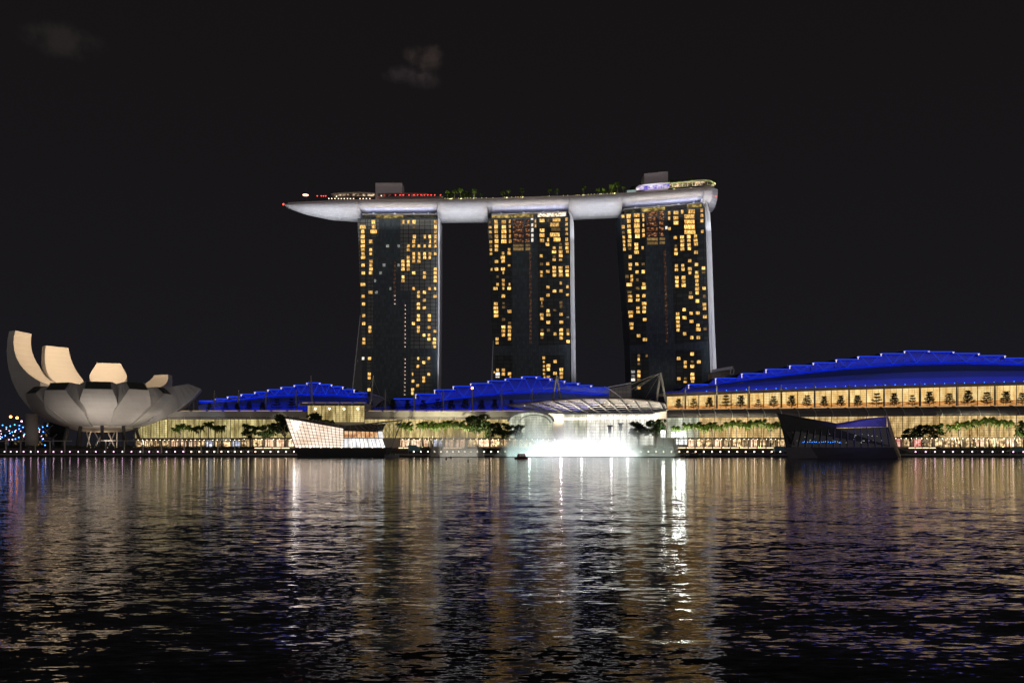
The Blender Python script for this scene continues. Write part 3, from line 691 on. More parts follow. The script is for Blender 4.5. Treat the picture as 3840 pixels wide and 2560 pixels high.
for x0, x1, y0, y1 in ((2518, 2546, 1617, 1640), (2549, 2574, 1615, 1641), (2533, 2552, 1646, 1666), (2555, 2578, 1646, 1666), (2478, 2496, 1612, 1640)):
    m = MB(); quad_panel(m, x0, x1, y0, y0, y1, y1, 534, 534, .6); o = m.build('bright_window', M['bright'], hall)
    m = MB(); m.bar(P((x0+x1)/2, y0, 533.7), P((x0+x1)/2, y1, 533.7), .25); m.bar(P(x0, (y0*2+y1)/3, 533.7), P(x1, (y0*2+y1)/3, 533.7), .2); m.build('window_bars', M['dark'], o)
M['added_flood'] = emit('added_flood_glow', (.95, 1, .96), 42)  # added glowing balls on poles for the bright streak on the water
for fx, fy, r_ in ((2546, 1628, 1.5), (2563, 1622, 1.1), (2527, 1632, 1.0), (2487, 1620, 1.0)):
    m = MB(); m.ball(P(fx, fy, 532), r_, 12, 8, .8); m.build('added_flood_ball', M['added_flood'], hall, True)
    m = MB(); p = P(fx, fy, 532); m.tube([(p.x, 532.3, ZP), p], .2, 5); m.build('added_flood_pole', M['dark'], hall)
for fx, fy, w, hgt in ((2287, 1598, 12, 26), (2327, 1590, 12, 24)):
    m = MB(); quad_panel(m, fx-w/2-3, fx+w/2+5, fy-5, fy-5, fy, fy, 540, 540, 1.5); quad_panel(m, fx-w/2, fx+w/2, fy, fy, fy+hgt, fy+hgt, 540, 540, 2)
    m.bar(P(fx, fy+hgt, 541), P(fx, 1680, 541), .5); m.build('speaker_pole', M['dark'], hall)
can = thing('ribbed_canopy', 'wide barrel shaped canopy of white ribs and slats over the event hall', 'canopy', P(2250, 1600, 560))
uT = [(1888, 1517), (2000, 1503), (2100, 1494), (2200, 1490), (2350, 1491), (2440, 1499), (2490, 1508), (2503, 1522)]
def cpt(s, w, lift=0):      # s along 0..1, w 0 top .. 1 lip
    xt = 1888+s*(2492-1888); xb = 2040+s*(2505-2040)
    tz = lin(xt, uT)+3; bz = lin(xb, [(2000, 1545), (2060, 1547), (2115, 1551), (2450, 1548), (2505, 1537)])
    a = w*math.pi/2
    fx = xt+(xb-xt)*(0.45*w+.55*w*w); fy = tz+(bz-tz)*(1-math.cos(a)); Y = 580-42*math.sin(a)
    p = P(fx, fy, Y); p.z += lift; return p
m = MB(); m.loft([[cpt(s/24, w/6*.28, .5) for w in range(7)] for s in range(25)]); 
so = m.build('roof_sheet', M['louvre'], can); sd = so.modifiers.new('thick', 'SOLIDIFY'); sd.thickness = .5
for s in range(0, 12):
    m = MB(); m.tube([cpt((s+.3)/11.6, .12+.88*w/9, -.25) for w in range(10)], .62, 6); m.build('rib', M['white'], can)
for k in range(9):
    m = MB(); m.tube([cpt(s/22, .26+.74*k/8, .1) for s in range(23)], .20 if k < 8 else .5, 5); m.build('slat', M['white'], can)
for s in range(1, 11):
    m = MB(); m.ball(cpt((s+.3)/11.6, .16, -1.1), .34, 6, 4); m.build('canopy_lamp', M['lamp_white'], can)
strip_light('canopy_uplight', cpt(.08, 1)+Vector((0, 3, -3)), cpt(.97, 1)+Vector((0, 3, -3)), cpt(.5, .3), 1.0, 19000, (1.0, .86, .66))
# convention wing
cv = thing('convention_wing', 'long two storey glass wing glowing amber below the largest stepped blue roof', 'building', P(3200, 1680, 556))
lt = lambda x: lin(x, [(2500, 1536), (3140, 1529), (3840, 1521), (4240, 1517)]); lb = lambda x: lin(x, [(2500, 1567), (3140, 1562), (3840, 1557), (4240, 1554)])
xsC = [2500+x/3.36 for x in (0, 205, 405, 605, 812, 1018, 1222, 1436, 1650, 1860, 2075)]+[3140+x/3.36 for x in (145, 368, 595, 822, 1053, 1290, 1525, 1768, 2012, 2257, 2500, 2750, 3000)]
glass_bays(cv, xsC, lb, lambda x: 1640, YMR, lambda i, x: M['glassG'] if i < 2 else M['glassRL'], rows=9, cols=3)
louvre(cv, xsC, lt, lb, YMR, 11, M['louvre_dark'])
ut = lambda x: lin(x, [(2500, 1487), (2800, 1475), (3140, 1463), (3840, 1444), (4240, 1436)])
YU = lambda x: YMR(x)+30
um = lambda x: ut(x)+(lt(x)-ut(x))*.70
glass_bays(cv, xsC, ut, um, YU, lambda i, x: M['glassR'], name='terrace_glass', rows=7, cols=3, mullw=.13)
glass_bays(cv, xsC, lambda x: um(x)+.4, lambda x: lt(x)+6, YU, lambda i, x: M['glassRO'], name='terrace_counter', rows=2, cols=3, mullw=.13)
m = MB(); secs = []
for x in (2490, 2800, 3140, 3500, 3840, 4300):
    y = YMR(x); X = P(x, 0, y).x; secs.append([(X, y+.6, ZP), (X, y+.6, P(x, lb(x)+2, y).z), (X, y+9, P(x, lt(x)+2.5, y+11).z), (X, y+29.4, P(x, lt(x)+2.5, y+11).z), (X, y+29.4, ZP)])
m.loft(secs, True); m.build('body', M['cream'], cv)
m = MB()
for a, b_ in zip((2470, 2800, 3140, 3500, 3840), (2800, 3140, 3500, 3840, 4300)):
    fa = lambda x: ut(x)-lin(x, [(2500, 12), (3840, 13)])
    m.hexa([P(a, ut(a), YU(a)-3), P(b_, ut(b_), YU(b_)-3), P(b_, ut(b_), YU(b_)+4), P(a, ut(a), YU(a)+4), P(a, fa(a), YU(a)-4), P(b_, fa(b_), YU(b_)-4), P(b_, fa(b_), YU(b_)+4), P(a, fa(a), YU(a)+4)])
m.build('fascia', M['louvre'], cv)
for x in xsC[::2]:
    m = MB(); m.tube([P(x, lt(x), YU(x)-3), P(x, ut(x)+.5, YU(x)-3)], .3, 6); m.build('column', M['cream'], cv)
shops(cv, 2580, 2950, 1648, 1673, 546, 11, {'shop': 5, 'shopw': 3, 'shopc': 1}, 6)
shops(cv, 3350, 4200, 1645, 1674, 534.5, 22, {'shop': 8, 'shopw': 3, 'shopc': 2, 'shopr': 1}, 8)

# ------------------------------------------------------------------ stepped blue roofs
BLUE = (0.004, 0.045, 1.0)
def stepped_roof(name, label, plates, chord, low, Y, dep, power, slopeout=10, ends=None):
    x0 = plates[0][0]; x1 = plates[-1][1]
    root = thing(name, label, 'roof', P((x0+x1)/2, low((x0+x1)/2), Y))
    peak = max(range(len(plates)), key=lambda i: -plates[i][2])
    m = MB(); secs = []
    xs = seq(x0, x1, 30)
    for x in xs:                          # curved slope under the truss chord
        a = P(x, chord(x), Y+1); b_ = P(x, low(x), Y-slopeout); mid = (a+b_)/2+Vector((0, -slopeout*.22, 1.2))
        secs.append([b_, b_.lerp(mid, .5)+Vector((0, -.4, .3)), mid, mid.lerp(a, .5)+Vector((0, -.3, .3)), a, a+Vector((0, dep, 0)), b_+Vector((0, dep+slopeout, 0))])
    m.loft(secs, True); m.build('roof_slope', M['roofblue'], root)
    m = MB(); m.tube([P(x, chord(x), Y-.2) for x in xs], .34, 5); m.build('truss_chord', M['led_line'], root)
    for i, (a, b_, fy) in enumerate(plates):
        p = P(a, fy, Y-2.6); q = P(b_, fy, Y-2.6)
        m = MB(); m.hexa([p+Vector((0, 0, -.42)), q+Vector((0, 0, -.42)), q+Vector((0, dep, -.42)), p+Vector((0, dep, -.42)), p+Vector((0, 0, .42)), q+Vector((0, 0, .42)), q+Vector((0, dep, .42)), p+Vector((0, dep, .42))])
        o = m.build('roof_plate', M['roofblue'], root)
        m = MB(); m.hexa([p+Vector((0, -.2, -.34)), q+Vector((0, -.2, -.34)), q+Vector((0, -.02, -.34)), p+Vector((0, -.02, -.34)), p+Vector((0, -.2, .34)), q+Vector((0, -.2, .34)), q+Vector((0, -.02, .34)), p+Vector((0, -.02, .34))])
        m.build('light_edge', M['led_blue'], o)
        c = (a+b_)/2; w = b_-a
        if chord(c)-fy > 7:
            m = MB(); v = P(c, chord(c), Y-.3); m.bar(P(a+w*.16, fy+1.5, Y-.9), v, .34); m.bar(P(b_-w*.16, fy+1.5, Y-.9), v, .34); m.build('truss', M['glow_strut'], root)
        m = MB(); aa, bb = a-1, b_+1     # clerestory wall closing the step
        m.prism([P(aa, chord(aa), Y+2.2+.2*(i % 2)), P(bb, chord(bb), Y+2.2+.2*(i % 2)), P(bb, fy, Y+2.2+.2*(i % 2)), P(aa, fy, Y+2.2+.2*(i % 2))], (0, .12, 0)); m.build('clerestory', M['roofblue'], root)
        # small white light where one plate steps over the next
        if 0 < i <= peak: xx, f0, f1 = a+2, fy+1.5, plates[i-1][2]-1.5
        elif i > peak: xx, f0, f1 = a+2, plates[i-1][2]+1.5, fy-1.5
        else: continue
        m = MB(); m.bar(P(xx, f0, Y-2.9), P(xx, f1, Y-2.9), .4); m.bar(P(xx-3, f0+.5, Y-3.1), P(xx+4, f0+.5, Y-3.1), .3); m.build('step_light', M['led_white'], root)
    n = max(3, int((x1-x0)/110))
    for k in range(n):                    # blue flood strips along the chord and along the eaves
        a = x0+(x1-x0)*k/n+4; b_ = x0+(x1-x0)*(k+1)/n-4; c = (a+b_)/2
        strip_light('blue_flood_strip', P(a, chord(a)+1, Y-3.2), P(b_, chord(b_)+1, Y-3.2), P(c, chord(c)-18, Y+3), .5, power*.125*(b_-a)/100, BLUE)
        strip_light('blue_eaves_strip', P(a, low(a)-2, Y-slopeout-7), P(b_, low(b_)-2, Y-slopeout-7), P(c, (chord(c)+low(c))/2-4, Y-2), .5, power*.22*(b_-a)/100, BLUE)
    return root
M['glow_strut'] = emit('blue_glow_strut', (0.01, 0.06, 1.0), 0.5)  # truss struts given a blue glow of their own
A = lambda u, v: (700+u/2.94, 1350+v/2.94)
pl = [(135,300,450),(300,455,427),(445,605,401),(595,755,375),(745,905,350),(890,1050,324),(1035,1195,298),(1180,1340,275),(1320,1480,250),(1460,1600,268),(1590,1725,292),(1715,1850,323),(1840,1990,361)]
plA = [(700+a/2.94, 700+b/2.94, 1350+v/2.94) for a, b, v in pl]
chA = lambda x: 1350+lin((x-700)*2.94, [(135,470),(400,452),(600,430),(980,385),(1300,373),(1650,380),(1990,412)])/2.94
loA = lambda x: lin(x, [(745, 1541), (1300, 1541), (1340, 1525), (1377, 1510)])
ra = stepped_roof('stepped_roof', 'smallest stepped blue lit roof with triangular trusses between lotus and first tower', plA, chA, loA, 606, 40, 4200)
pl = [(255,555,487),(527,800,427),(765,1040,373),(1000,1270,328),(1220,1495,293),(1440,1710,262),(1655,1920,236),(1865,2110,209)]
plB = [(1400+a/3.36, 1400+b/3.36, 1350+v/3.36) for a, b, v in pl]
pl = [(30,240,232),(205,410,262),(385,590,290),(555,750,317),(720,950,345)]
plB += [(2000+a/3.36, 2000+b/3.36, 1350+v/3.36) for a, b, v in pl]
chB = lambda x: 1350+lin((x-1400)*3.36, [(0,600),(255,585),(540,560),(900,495),(1350,435),(1800,395),(2352,380),(2516,400),(2966,440)])/3.36
loB = lambda x: lin(x, [(1400, 1541), (2180, 1541), (2282, 1500)])
rb = stepped_roof('stepped_roof', 'stepped blue lit roof behind the wide white canopy in the middle', plB, chB, loB, 606, 44, 4200)
m = MB(); quad_panel(m, 1398, 1470, 1528, 1520, 1541, 1541, 600, 600, 20); m.build('low_roof_end', M['roofblue'], rb)
pl5 = [(-20,150,637),(270,520,541),(610,875,462),(940,1205,403),(1245,1520,349),(1545,1820,302),(1840,2120,268)]
plC = [(2500+a/3.36, 2500+b/3.36, 1280+v/3.36) for a, b, v in pl5]
pl6 = [(-20,270,226),(255,565,188),(545,860,152),(840,1165,120),(1145,1475,130),(1455,1795,150),(1775,2120,178),(2105,2450,210),(2440,2780,245),(2770,3100,285)]
plC += [(3140+a/3.36, 3140+b/3.36, 1280+v/3.36) for a, b, v in pl6]
chC = lambda x: 1280+lin((x-2500)*3.36, [(0,642),(140,640),(280,590),(1000,478),(1700,390),(2150,342),(2850,283),(3150,268),(3750,257),(4500,282),(5300,350)])/3.36
loC = lambda x: ut(x)-10
rc = stepped_roof('stepped_roof', 'largest stepped blue lit roof rising above the amber terrace', plC, chC, loC, 612, 60, 5200, slopeout=14)
for i in range(len(plC)-1):              # sloped fillers between the lower steps
    a, b_ = plC[i], plC[i+1]
    if b_[0]-a[1] > 3:
        m = MB(); m.prism([P(a[1], chC(a[1]), 613.6), P(b_[0], chC(b_[0]), 613.6), P(b_[0], b_[2], 613.6), P(a[1], a[2], 613.6)], (0, .5, 0)); m.build('clerestory', M['roofblue'], rc)
# eaves studs on the largest roof
m = MB()
for x in seq(2650, 3840, 32): m.ball(P(x, ut(x)-15, 592), .2, 6, 4)
m.build('eaves_stud', M['lamp_blue'], rc)
# grey curved tails of the two smaller roofs
def tail(root, pts, Y, wid):
    m = MB(); secs = []
    for fx, fy in pts: secs.append([P(fx, fy, Y), P(fx, fy+2.2, Y), P(fx, fy+2.6, Y+wid), P(fx, fy, Y+wid)])
    m.loft(secs, True); m.build('roof_tail', M['white'], root)
tail(ra, [(1203,1436),(1240,1440),(1290,1451),(1340,1463),(1377,1473),(1410,1480),(1432,1488),(1450,1500)], 618, 14)
m = MB(); m.prism([P(1379, 1474, 622), P(1410, 1481, 622), P(1432, 1489, 622), P(1450, 1501, 622), P(1432, 1502, 622), P(1400, 1530, 622), P(1362, 1530, 622), P(1358, 1510, 622)], (0, 8, 0)); m.build('tail_wall', M['grey'], ra)
tail(rb, [(2266,1448),(2290,1460),(2310,1474),(2330,1490)], 602, 10)
gb = thing('glass_block', 'pale slanted glass block between the middle roof and the third tower', 'building', P(2320, 1500, 640))
m = MB(); m.prism([P(2280, 1520, 640), P(2369, 1520, 640), P(2367, 1441, 640), P(2275, 1459, 640)], (0, 20, 0)); m.build('glass_wall', panels('grey_glazing', (.20,.20,.19), (.08,.08,.08), 3, 2.4, .3, .12), gb)
m = MB(); m.hexa([P(2271, 1455, 637), P(2367, 1437, 637), P(2367, 1437, 662), P(2271, 1455, 662), P(2271, 1451.5, 637), P(2367, 1433.5, 637), P(2367, 1433.5, 662), P(2271, 1451.5, 662)]); m.build('roof_slab', M['white'], gb)
ck = thing('tower_link_canopy', 'pale flat canopy jutting from the foot of the third tower', 'canopy', P(2710, 1400, 640))
m = MB(); m.hexa([P(2668, 1395, 640), P(2748, 1384, 640), P(2752, 1384, 660), P(2668, 1395, 660), P(2668, 1386, 640), P(2745, 1373, 640), P(2752, 1373, 660), P(2668, 1386, 660)]); m.build('canopy_slab', M['white'], ck)
m = MB(); m.prism([P(2670, 1425, 645), P(2708, 1418, 645), P(2735, 1404, 645), P(2740, 1386, 645), P(2670, 1395, 645)], (0, 12, 0)); m.build('wall', M['louvre'], ck)
m = MB(); m.bar(P(2741, 1384, 641), P(2738, 1404, 641), .7); m.bar(P(2752, 1384, 641), P(2750, 1404, 641), .7); m.bar(P(2738, 1403, 641), P(2751, 1403, 641), .4); m.build('bracket', M['white'], ck)

# ------------------------------------------------------------------ masts with stays
def mast(fx, ft, fb, label, lean=0, Y=578, r=.55, lamp=False, stays=(-22, 26)):
    y = Y; p = P(fx+lean, ft, y); q = P(fx, fb, y)
    t = thing('mast', label, 'mast', q, 'masts along the mall roofs')
    m = MB(); m.tube([q, q.lerp(p, .5), p], [r, r*1.05, r*.55], 8); m.build('pole', M['grey'], t)
    for s in stays:
        m = MB(); m.tube([p.lerp(q, .06), P(fx+s, fb, y+2)], .09, 4); m.build('stay', M['grey'], t)
    if lamp: m = MB(); m.ball(p+Vector((0, 0, .4)), .8, 8, 5); m.build('beacon', M['lamp_orange'], t)
for i, (fx, ft, fb, ln) in enumerate([(726,1466,1541,2),(800,1463,1541,8),(892,1461,1541,6),(995,1460,1541,6),(1110,1460,1541,3)]):
    mast(fx, ft, fb, f'{ORD[i+1]} slim mast counted from the lotus along the smallest blue roof', ln-3)
mast(1170, 1408, 1512, 'tallest slim mast standing at the peak of the smallest blue roof', -4, 575, .7, stays=(-60, -25))
mast(1386, 1408, 1538, 'leaning mast beside the curved grey roof tail near the first tower', 14, 575, .7, stays=(-50, 60))
for i, (fx, ft, fb, lmp) in enumerate([(1445,1460,1540,0),(1553,1462,1540,0),(1662,1459,1540,0),(1771,1457,1540,1),(1881,1458,1540,0),(1995,1457,1538,0)]):
    mast(fx, ft, fb, 'slim mast tipped with an orange beacon before the middle blue roof' if lmp else f'{ORD[i+1]} slim mast counted rightward before the middle blue roof', 0, lamp=lmp)
for i, (fx, ft, fb) in enumerate([(2570,1455,1533),(2688,1447,1531),(2809,1445,1530),(2930,1442,1529),(3055,1440,1528),(3184,1438,1527),(3315,1434,1526),(3449,1431,1525),(3588,1428,1523),(3731,1424,1521)]):
    mast(fx, ft, fb, f'{ORD[i+1]} slim mast counted rightward along the amber terrace', 0, Y=YMR(fx)+20, r=.6, stays=() if i else (-14, 16))
def aframe(ax, ay, l1, l2, by, Y, label, stays):
    t = thing('a_frame_mast', label, 'mast', P(ax, by, Y)); p = P(ax, ay, Y)
    for x in (l1, l2): m = MB(); m.tube([P(x, by, Y-1), p], [.85, .6], 8); m.build('leg', M['grey'], t)
    for sx, sy in stays: m = MB(); m.tube([p, P(sx, sy, Y+2)], .12, 4); m.build('stay', M['grey'], t)
aframe(2088, 1407, 2072, 2102, 1500, 575, 'smaller pale a frame mast above the wide ribbed canopy', [(2010, 1480), (2160, 1490)])
aframe(2478, 1397, 2461, 2497, 1508, 572, 'larger pale a frame mast with fanned stays before the third tower', [(2368, 1440), (2350, 1470), (2380, 1462), (2420, 1492)])

# ------------------------------------------------------------------ hotel towers
def tower(name_i, label, lev, Ys, fins, leg, bays, wins, stairs, darkbay):
    """lev: (fy, left fx, right fx); Ys: (fx,Y) of the facade's two ends at its top."""
    (xa, ya), (xb, yb) = Ys
    A_ = Vector(((xa-1920)/F*ya, ya)); B_ = Vector(((xb-1920)/F*yb, yb))
    def on(fx, fy, out=0.0):
        k = (fx-1920)/F; d = B_-A_
        t = (k*A_.y-A_.x)/(d.x-k*d.y); y = A_.y+d.y*t
        p = P(fx, fy, y); n = Vector((d.y, -d.x)).normalized(); return Vector((p.x+n.x*out, p.y+n.y*out, p.z))
    mid = on((xa+xb)/2, 1680)
    root = thing('hotel_tower', label, 'tower', (mid.x, mid.y, ZP))
    m = MB(); secs = []
    for fy, l, r in lev:
        a, b_ = on(l, fy), on(r, fy); z = (a.z+b_.z)/2
        if fy < 1000: a.z = b_.z = z
        secs.append([a, b_, b_+Vector((.4, 30, 0)), a+Vector((-.4, 30, 0))])
    m.loft(secs, True); m.build('tower_body', M['tower'], root)
    for poly in bays:
        m = MB(); m.prism([on(x, y, .12) for x, y in poly], (0, -.05, 0)); m.build('room_bay', M['baydark' if darkbay else 'bay'], root)
    wins = sorted(wins, key=lambda w: -w[2]*w[3]); rest = {}
    for i, (fx, fy, w, h, mt) in enumerate(wins):
        w, h = w*.43, h*.43
        pts = [on(fx-w, fy+h, .3), on(fx+w, fy+h, .3), on(fx+w, fy-h, .3), on(fx-w, fy-h, .3)]
        if i < 98:
            m = MB(); cp = sum(pts, Vector())/4; m.prism(pts, (0, -.12, 0))
            o = m.build('window', M[mt], root, off=cp); o.location = cp-wloc(root)
        else: rest.setdefault(mt, MB()).prism(pts, (0, -.12, 0))
    if rest:                                # the smaller rooms beyond the first hundred
        al = MB(); ks = list(rest); cnt = []
        for k in ks: al.add(rest[k].v, rest[k].f); cnt.append(len(rest[k].f))
        q = al.build('room_lights', M[ks[0]], root); tag(q, kind='stuff'); f0 = 0
        for mi, k in enumerate(ks):
            if mi: q.data.materials.append(M[k])
            for pl in q.data.polygons[f0:f0+cnt[mi]]: pl.material_index = mi
            f0 += cnt[mi]
    for sx0, sy0, sx1, sy1, dots, hw in stairs:
        n = int((sy1-sy0)/14.4); m = MB(); dm = MB()
        for i in range(n):
            f = (i+.5)/n; x = sx0+(sx1-sx0)*f; y = sy0+(sy1-sy0)*f
            m.prism([on(x-hw, y+5.2, .25), on(x+hw, y+5.2, .25), on(x+hw, y-5.2, .25), on(x-hw, y-5.2, .25)], (0, -.1, 0))
            if dots and (f > dots): dm.ball(on(x+1.6, y+2, .8), .30, 6, 4)
        o = m.build('stairwell', M['stair'], root)
        if dm.v: dm.build('landing_light', M['lamp_white_soft'], o)
    for poly, dp, mt in fins:
        m = MB(); m.prism([on(x, y, .9) for x, y in poly], (0, dp, 0)); m.build('side_fin', M[mt], root)
    if leg:
        for poly, dp, mt, nm in leg: m = MB(); m.prism([on(x, y, .4) for x, y in poly], (0, dp, 0)); m.build(nm, M[mt], root)
    return root, on
M['lamp_white_soft'] = emit('landing_bulb', (1.0, .88, .8), 1.9)
M['fin'] = paint('white_fin_cladding', (0.62, 0.63, 0.67), 0.5, var=.06, scale=.1)
def conv(lst, ox, oy, s, dflt=60):
    out = []
    for e in lst:
        x, y = e[0], e[1]; w = e[2] if len(e) > 2 else dflt; h = e[3] if len(e) > 3 else 58
        k = e[4] if len(e) > 4 else 'win'
        out.append((ox+x/s, oy+y/s, w/s, h/s, {'d': 'win_dim', 'w': 'win_white', 'c': 'win_cool', 'r': 'win_red'}.get(k, k)))
    return out
# rows and columns of lit rooms, read off per tower
R1 = [250,338,423,512,598,678,745,815,882,952,1020,1090,1158,1230,1297,1365,1437,1503]
R2 = {18:52,19:122,20:190,21:260,22:330,23:398,24:467,25:537,26:605,27:673,28:743,29:815,30:882,31:950,32:1157,33:1228,34:1298,35:1368,36:1437,37:1503,38:1560}
def t1(col):
    a, b_ = [], []
    for e in col:
        r, x, w = e[0], e[1], e[2]; k = e[3] if len(e) > 3 else 'win'
        if r < 18: a.append((x, R1[r], w, 72 if r < 5 else 58, k))
        else: b_.append((x, R2[r], w, 58, k))
    return conv(a, 1330, 780, 4.753)+conv(b_, 1330, 1100, 4.753)
W1 = t1([(1,145,125),(2,143,65),(3,145,80),(4,147,78),(5,147,85),(6,148,80),(7,150,65),(8,152,85),(10,150,70),(12,155,70),(15,150,100),(18,155,60),(20,160,60),(23,162,60),(25,162,60),(29,165,50),(30,165,65),(32,152,48,'w'),
 (0,335,70),(1,338,75),(2,340,130),(4,287,65),(6,287,55),(7,287,50),(9,293,65),(10,288,60),(11,292,70),(12,285,65),(17,285,85),(26,272,55),(27,272,60),(32,267,60),(36,262,60),(37,260,60),
 (5,587,60,'c'),(5,785,50,'c'),(10,525,60,'c'),(10,783,45,'c'),(12,463,55,'c'),(14,365,40,'c'),(16,637,35,'c'),(17,388,60,'c'),
 (0,868,45),(9,862,70),(10,860,65),(11,862,60),(13,862,55),(14,862,60),
 (0,960,45),(5,957,55),(6,957,60),(8,955,60),(9,957,60),(10,955,60),(11,955,60),
 (0,1060,60),(1,1055,30,'d'),(3,1065,60),(4,1055,55),(5,1053,60),(7,1053,50),(8,1055,50),(9,1053,60),(12,1053,65),(16,1050,55),(25,1048,60),
 (17,1140,55),(18,1137,60),(20,1137,64),(21,1137,64),(23,1137,58),(24,1137,64),(26,1137,58),(27,1137,54),
 (5,1148,50),(7,1148,45),(8,1148,50),(9,1148,65),(3,1252,45),(5,1248,45),(7,1248,55),(8,1250,55),(12,1248,60),(13,1243,55),(17,1245,60),(19,1242,60),(21,1242,60),(28,1238,55),
 (3,1340,50),(4,1345,35),(5,1340,50),(7,1343,55),(8,1338,45),(16,1335,50),(23,1332,60),(24,1332,60),(26,1330,60),(28,1327,50),(29,1325,60),
 (0,1440,58),(1,1440,52),(2,1440,50),(3,1440,56),(4,1437,50),(5,1440,55),(7,1437,50),(11,1437,60),(12,1437,60),(13,1437,60),(14,1437,60),(16,1435,40),(18,1433,60),(27,1430,60),(29,1427,60),(30,1420,65),(31,1427,50),
 (32,1133,40),(32,1322,50),(33,1233,55),(34,1127,55),(36,1033,25),(36,1322,55),(37,1232,55),(38,1038,55),(38,1232,55)])
W1 += conv([(565,1453,26,26),(525,1485,26,26),(525,1515,26,26),(178,1485,26,26)], 1300, 760, 2.12)
lev1 = [(819,1342,1642),(1090,1350,1642),(1317,1357,1641),(1460,1359,1641),(1675,1362,1641)]
bays1 = [[(1371+10,824),(1421,824),(1421,880),(1402,900),(1399,1100),(1398,1306),(1377,1306),(1379,1110),(1377,900)], [(1341,824),(1376,824),(1373,1110),(1374,1306),(1357,1306),(1351,1110)],
 [(1502,824),(1641,824),(1640,1307),(1540,1307),(1541,1090),(1502,1090)], [(1540,1337),(1617,1337),(1617,1476),(1540,1476)], [(1376,1337),(1394,1337),(1393,1470),(1376,1470)]]
fins1 = [([(1641,794),(1649,821),(1649.5,1043),(1648,1200),(1645.5,1460),(1645.5,1675),(1640.6,1675),(1640.6,1460),(1643,1200),(1643,821)], 26, 'fin')]
leg1 = [([(1350.5,1182),(1352.5,1182),(1324.5,1460),(1303,1675),(1298,1675),(1320.5,1460)], 24, 'fin', 'splayed_leg'), ([(1353,1186),(1357,1317),(1360,1460),(1362,1675),(1305,1675),(1325.5,1460)], 20, 'legglass', 'leg_glass')]
M['legglass'] = lit('leg_glass_painted_reflections', (0.012, 0.013, 0.015), (0.75, 0.5, 0.26), 0.5, (0.55, 0.3, 0.35), contrast=(0.62, 0.78), objvar=0, detail=6, stmin=0.25)  # reflections on the glass are painted in as a mottled glow
T1, on1 = tower(1, 'first dark hotel tower under the pointed end of the sky deck, its rooms pale grey', lev1, ((1342, 707), (1642, 705)), fins1, leg1, bays1, W1,
    [(1481, 975, 1480, 1146, .75, 4.5), (1519, 1136, 1518, 1306, .02, 4.2), (1518.5, 1338, 1517, 1485, .02, 4.2)], False)
W2 = conv([(85,255,55,50,'d'),(85,345,60,45),(92,430,60,50),(95,515,60,55,'d'),(97,605,60,55),(98,680,50,55,'d'),(100,748,45,55),(102,817,50,50),
 (190,250,70,80),(193,335,72,80),(193,420,70,70),(197,507,70,72),(200,592,75,75),(198,680,70,62),(198,748,68,55),(200,955,72,60),(200,1090,72,62),(218,1225,45,50,'d'),(218,1362,50,60),(180,1435,88,58),
 (328,250,90,70),(330,340,85,70),(332,422,95,75),(330,508,95,70),(332,595,110,75),(315,808,50,55),(312,882,85,60),(317,950,70,60),(315,1088,80,60),(320,1155,30,55),(320,1290,55,55),(322,1362,55,60),(320,1435,40,55),(320,1558,65,40),
 (437,240,38,70),(437,330,40,60),(440,415,40,60),(440,503,40,70),(443,592,52,72),(423,742,50,55),(425,807,70,58),(425,1025,55,40),(430,1362,35,58),(425,1435,70,55),(112,1095,35,55),
 (833,198,48,35,'w'),(837,305,40,60,'w'),(837,395,48,75,'w'),(838,490,45,60,'w'),(838,572,42,70,'w'),(893,235,28,65),(893,318,32,65),
 (1008,225,105,65),(1013,400,95,70),(1012,487,100,70),(1010,580,85,68),(1120,220,38,60,'d'),(1270,215,155,65),(1235,300,185,75),(1255,385,185,65,'d'),(1240,478,200,80),(1278,565,140,75),(1120,565,42,75),
 (1447,205,48,70),(1447,290,50,60),(1447,380,50,55),(1450,460,50,50),(1450,560,50,65),(1107,650,75,60),(1453,640,72,55),(1455,710,65,60),(1462,775,55,58),(1337,645,55,35,'d'),(1228,710,60,50),(1340,708,58,50),(1225,783,88,55),(1340,780,75,58),(1228,860,60,40,'d'),(1345,850,75,60),(1227,922,62,55),(1340,925,60,40),
 (997,855,60,58),(1002,1000,60,55,'d'),(1113,995,65,60),(1000,1140,60,50),(1113,1132,72,58),(1000,1205,45,55),(1228,1062,70,55),(1340,1065,80,50),(1458,1053,65,55),(1228,1130,75,55),(1342,1130,75,60),(1458,1125,68,60),(1230,1200,70,55),(1345,1198,85,60),(1462,1195,65,58),
 (1345,1337,45,58),(1117,1410,65,58),(1465,1405,50,60),(1232,1480,72,58),(1347,1478,68,58),(1118,1548,62,50),(1465,1545,60,45)]
 +[q for y in (238,325,410,497,585) for q in ((588,y,212,72,'r'),(752,y-6,92,70,'r'))]+[q for y in (670,735) for q in ((590,y,212,55,'d'),(760,y-3,100,55,'d'))], 1820, 780, 4.753)
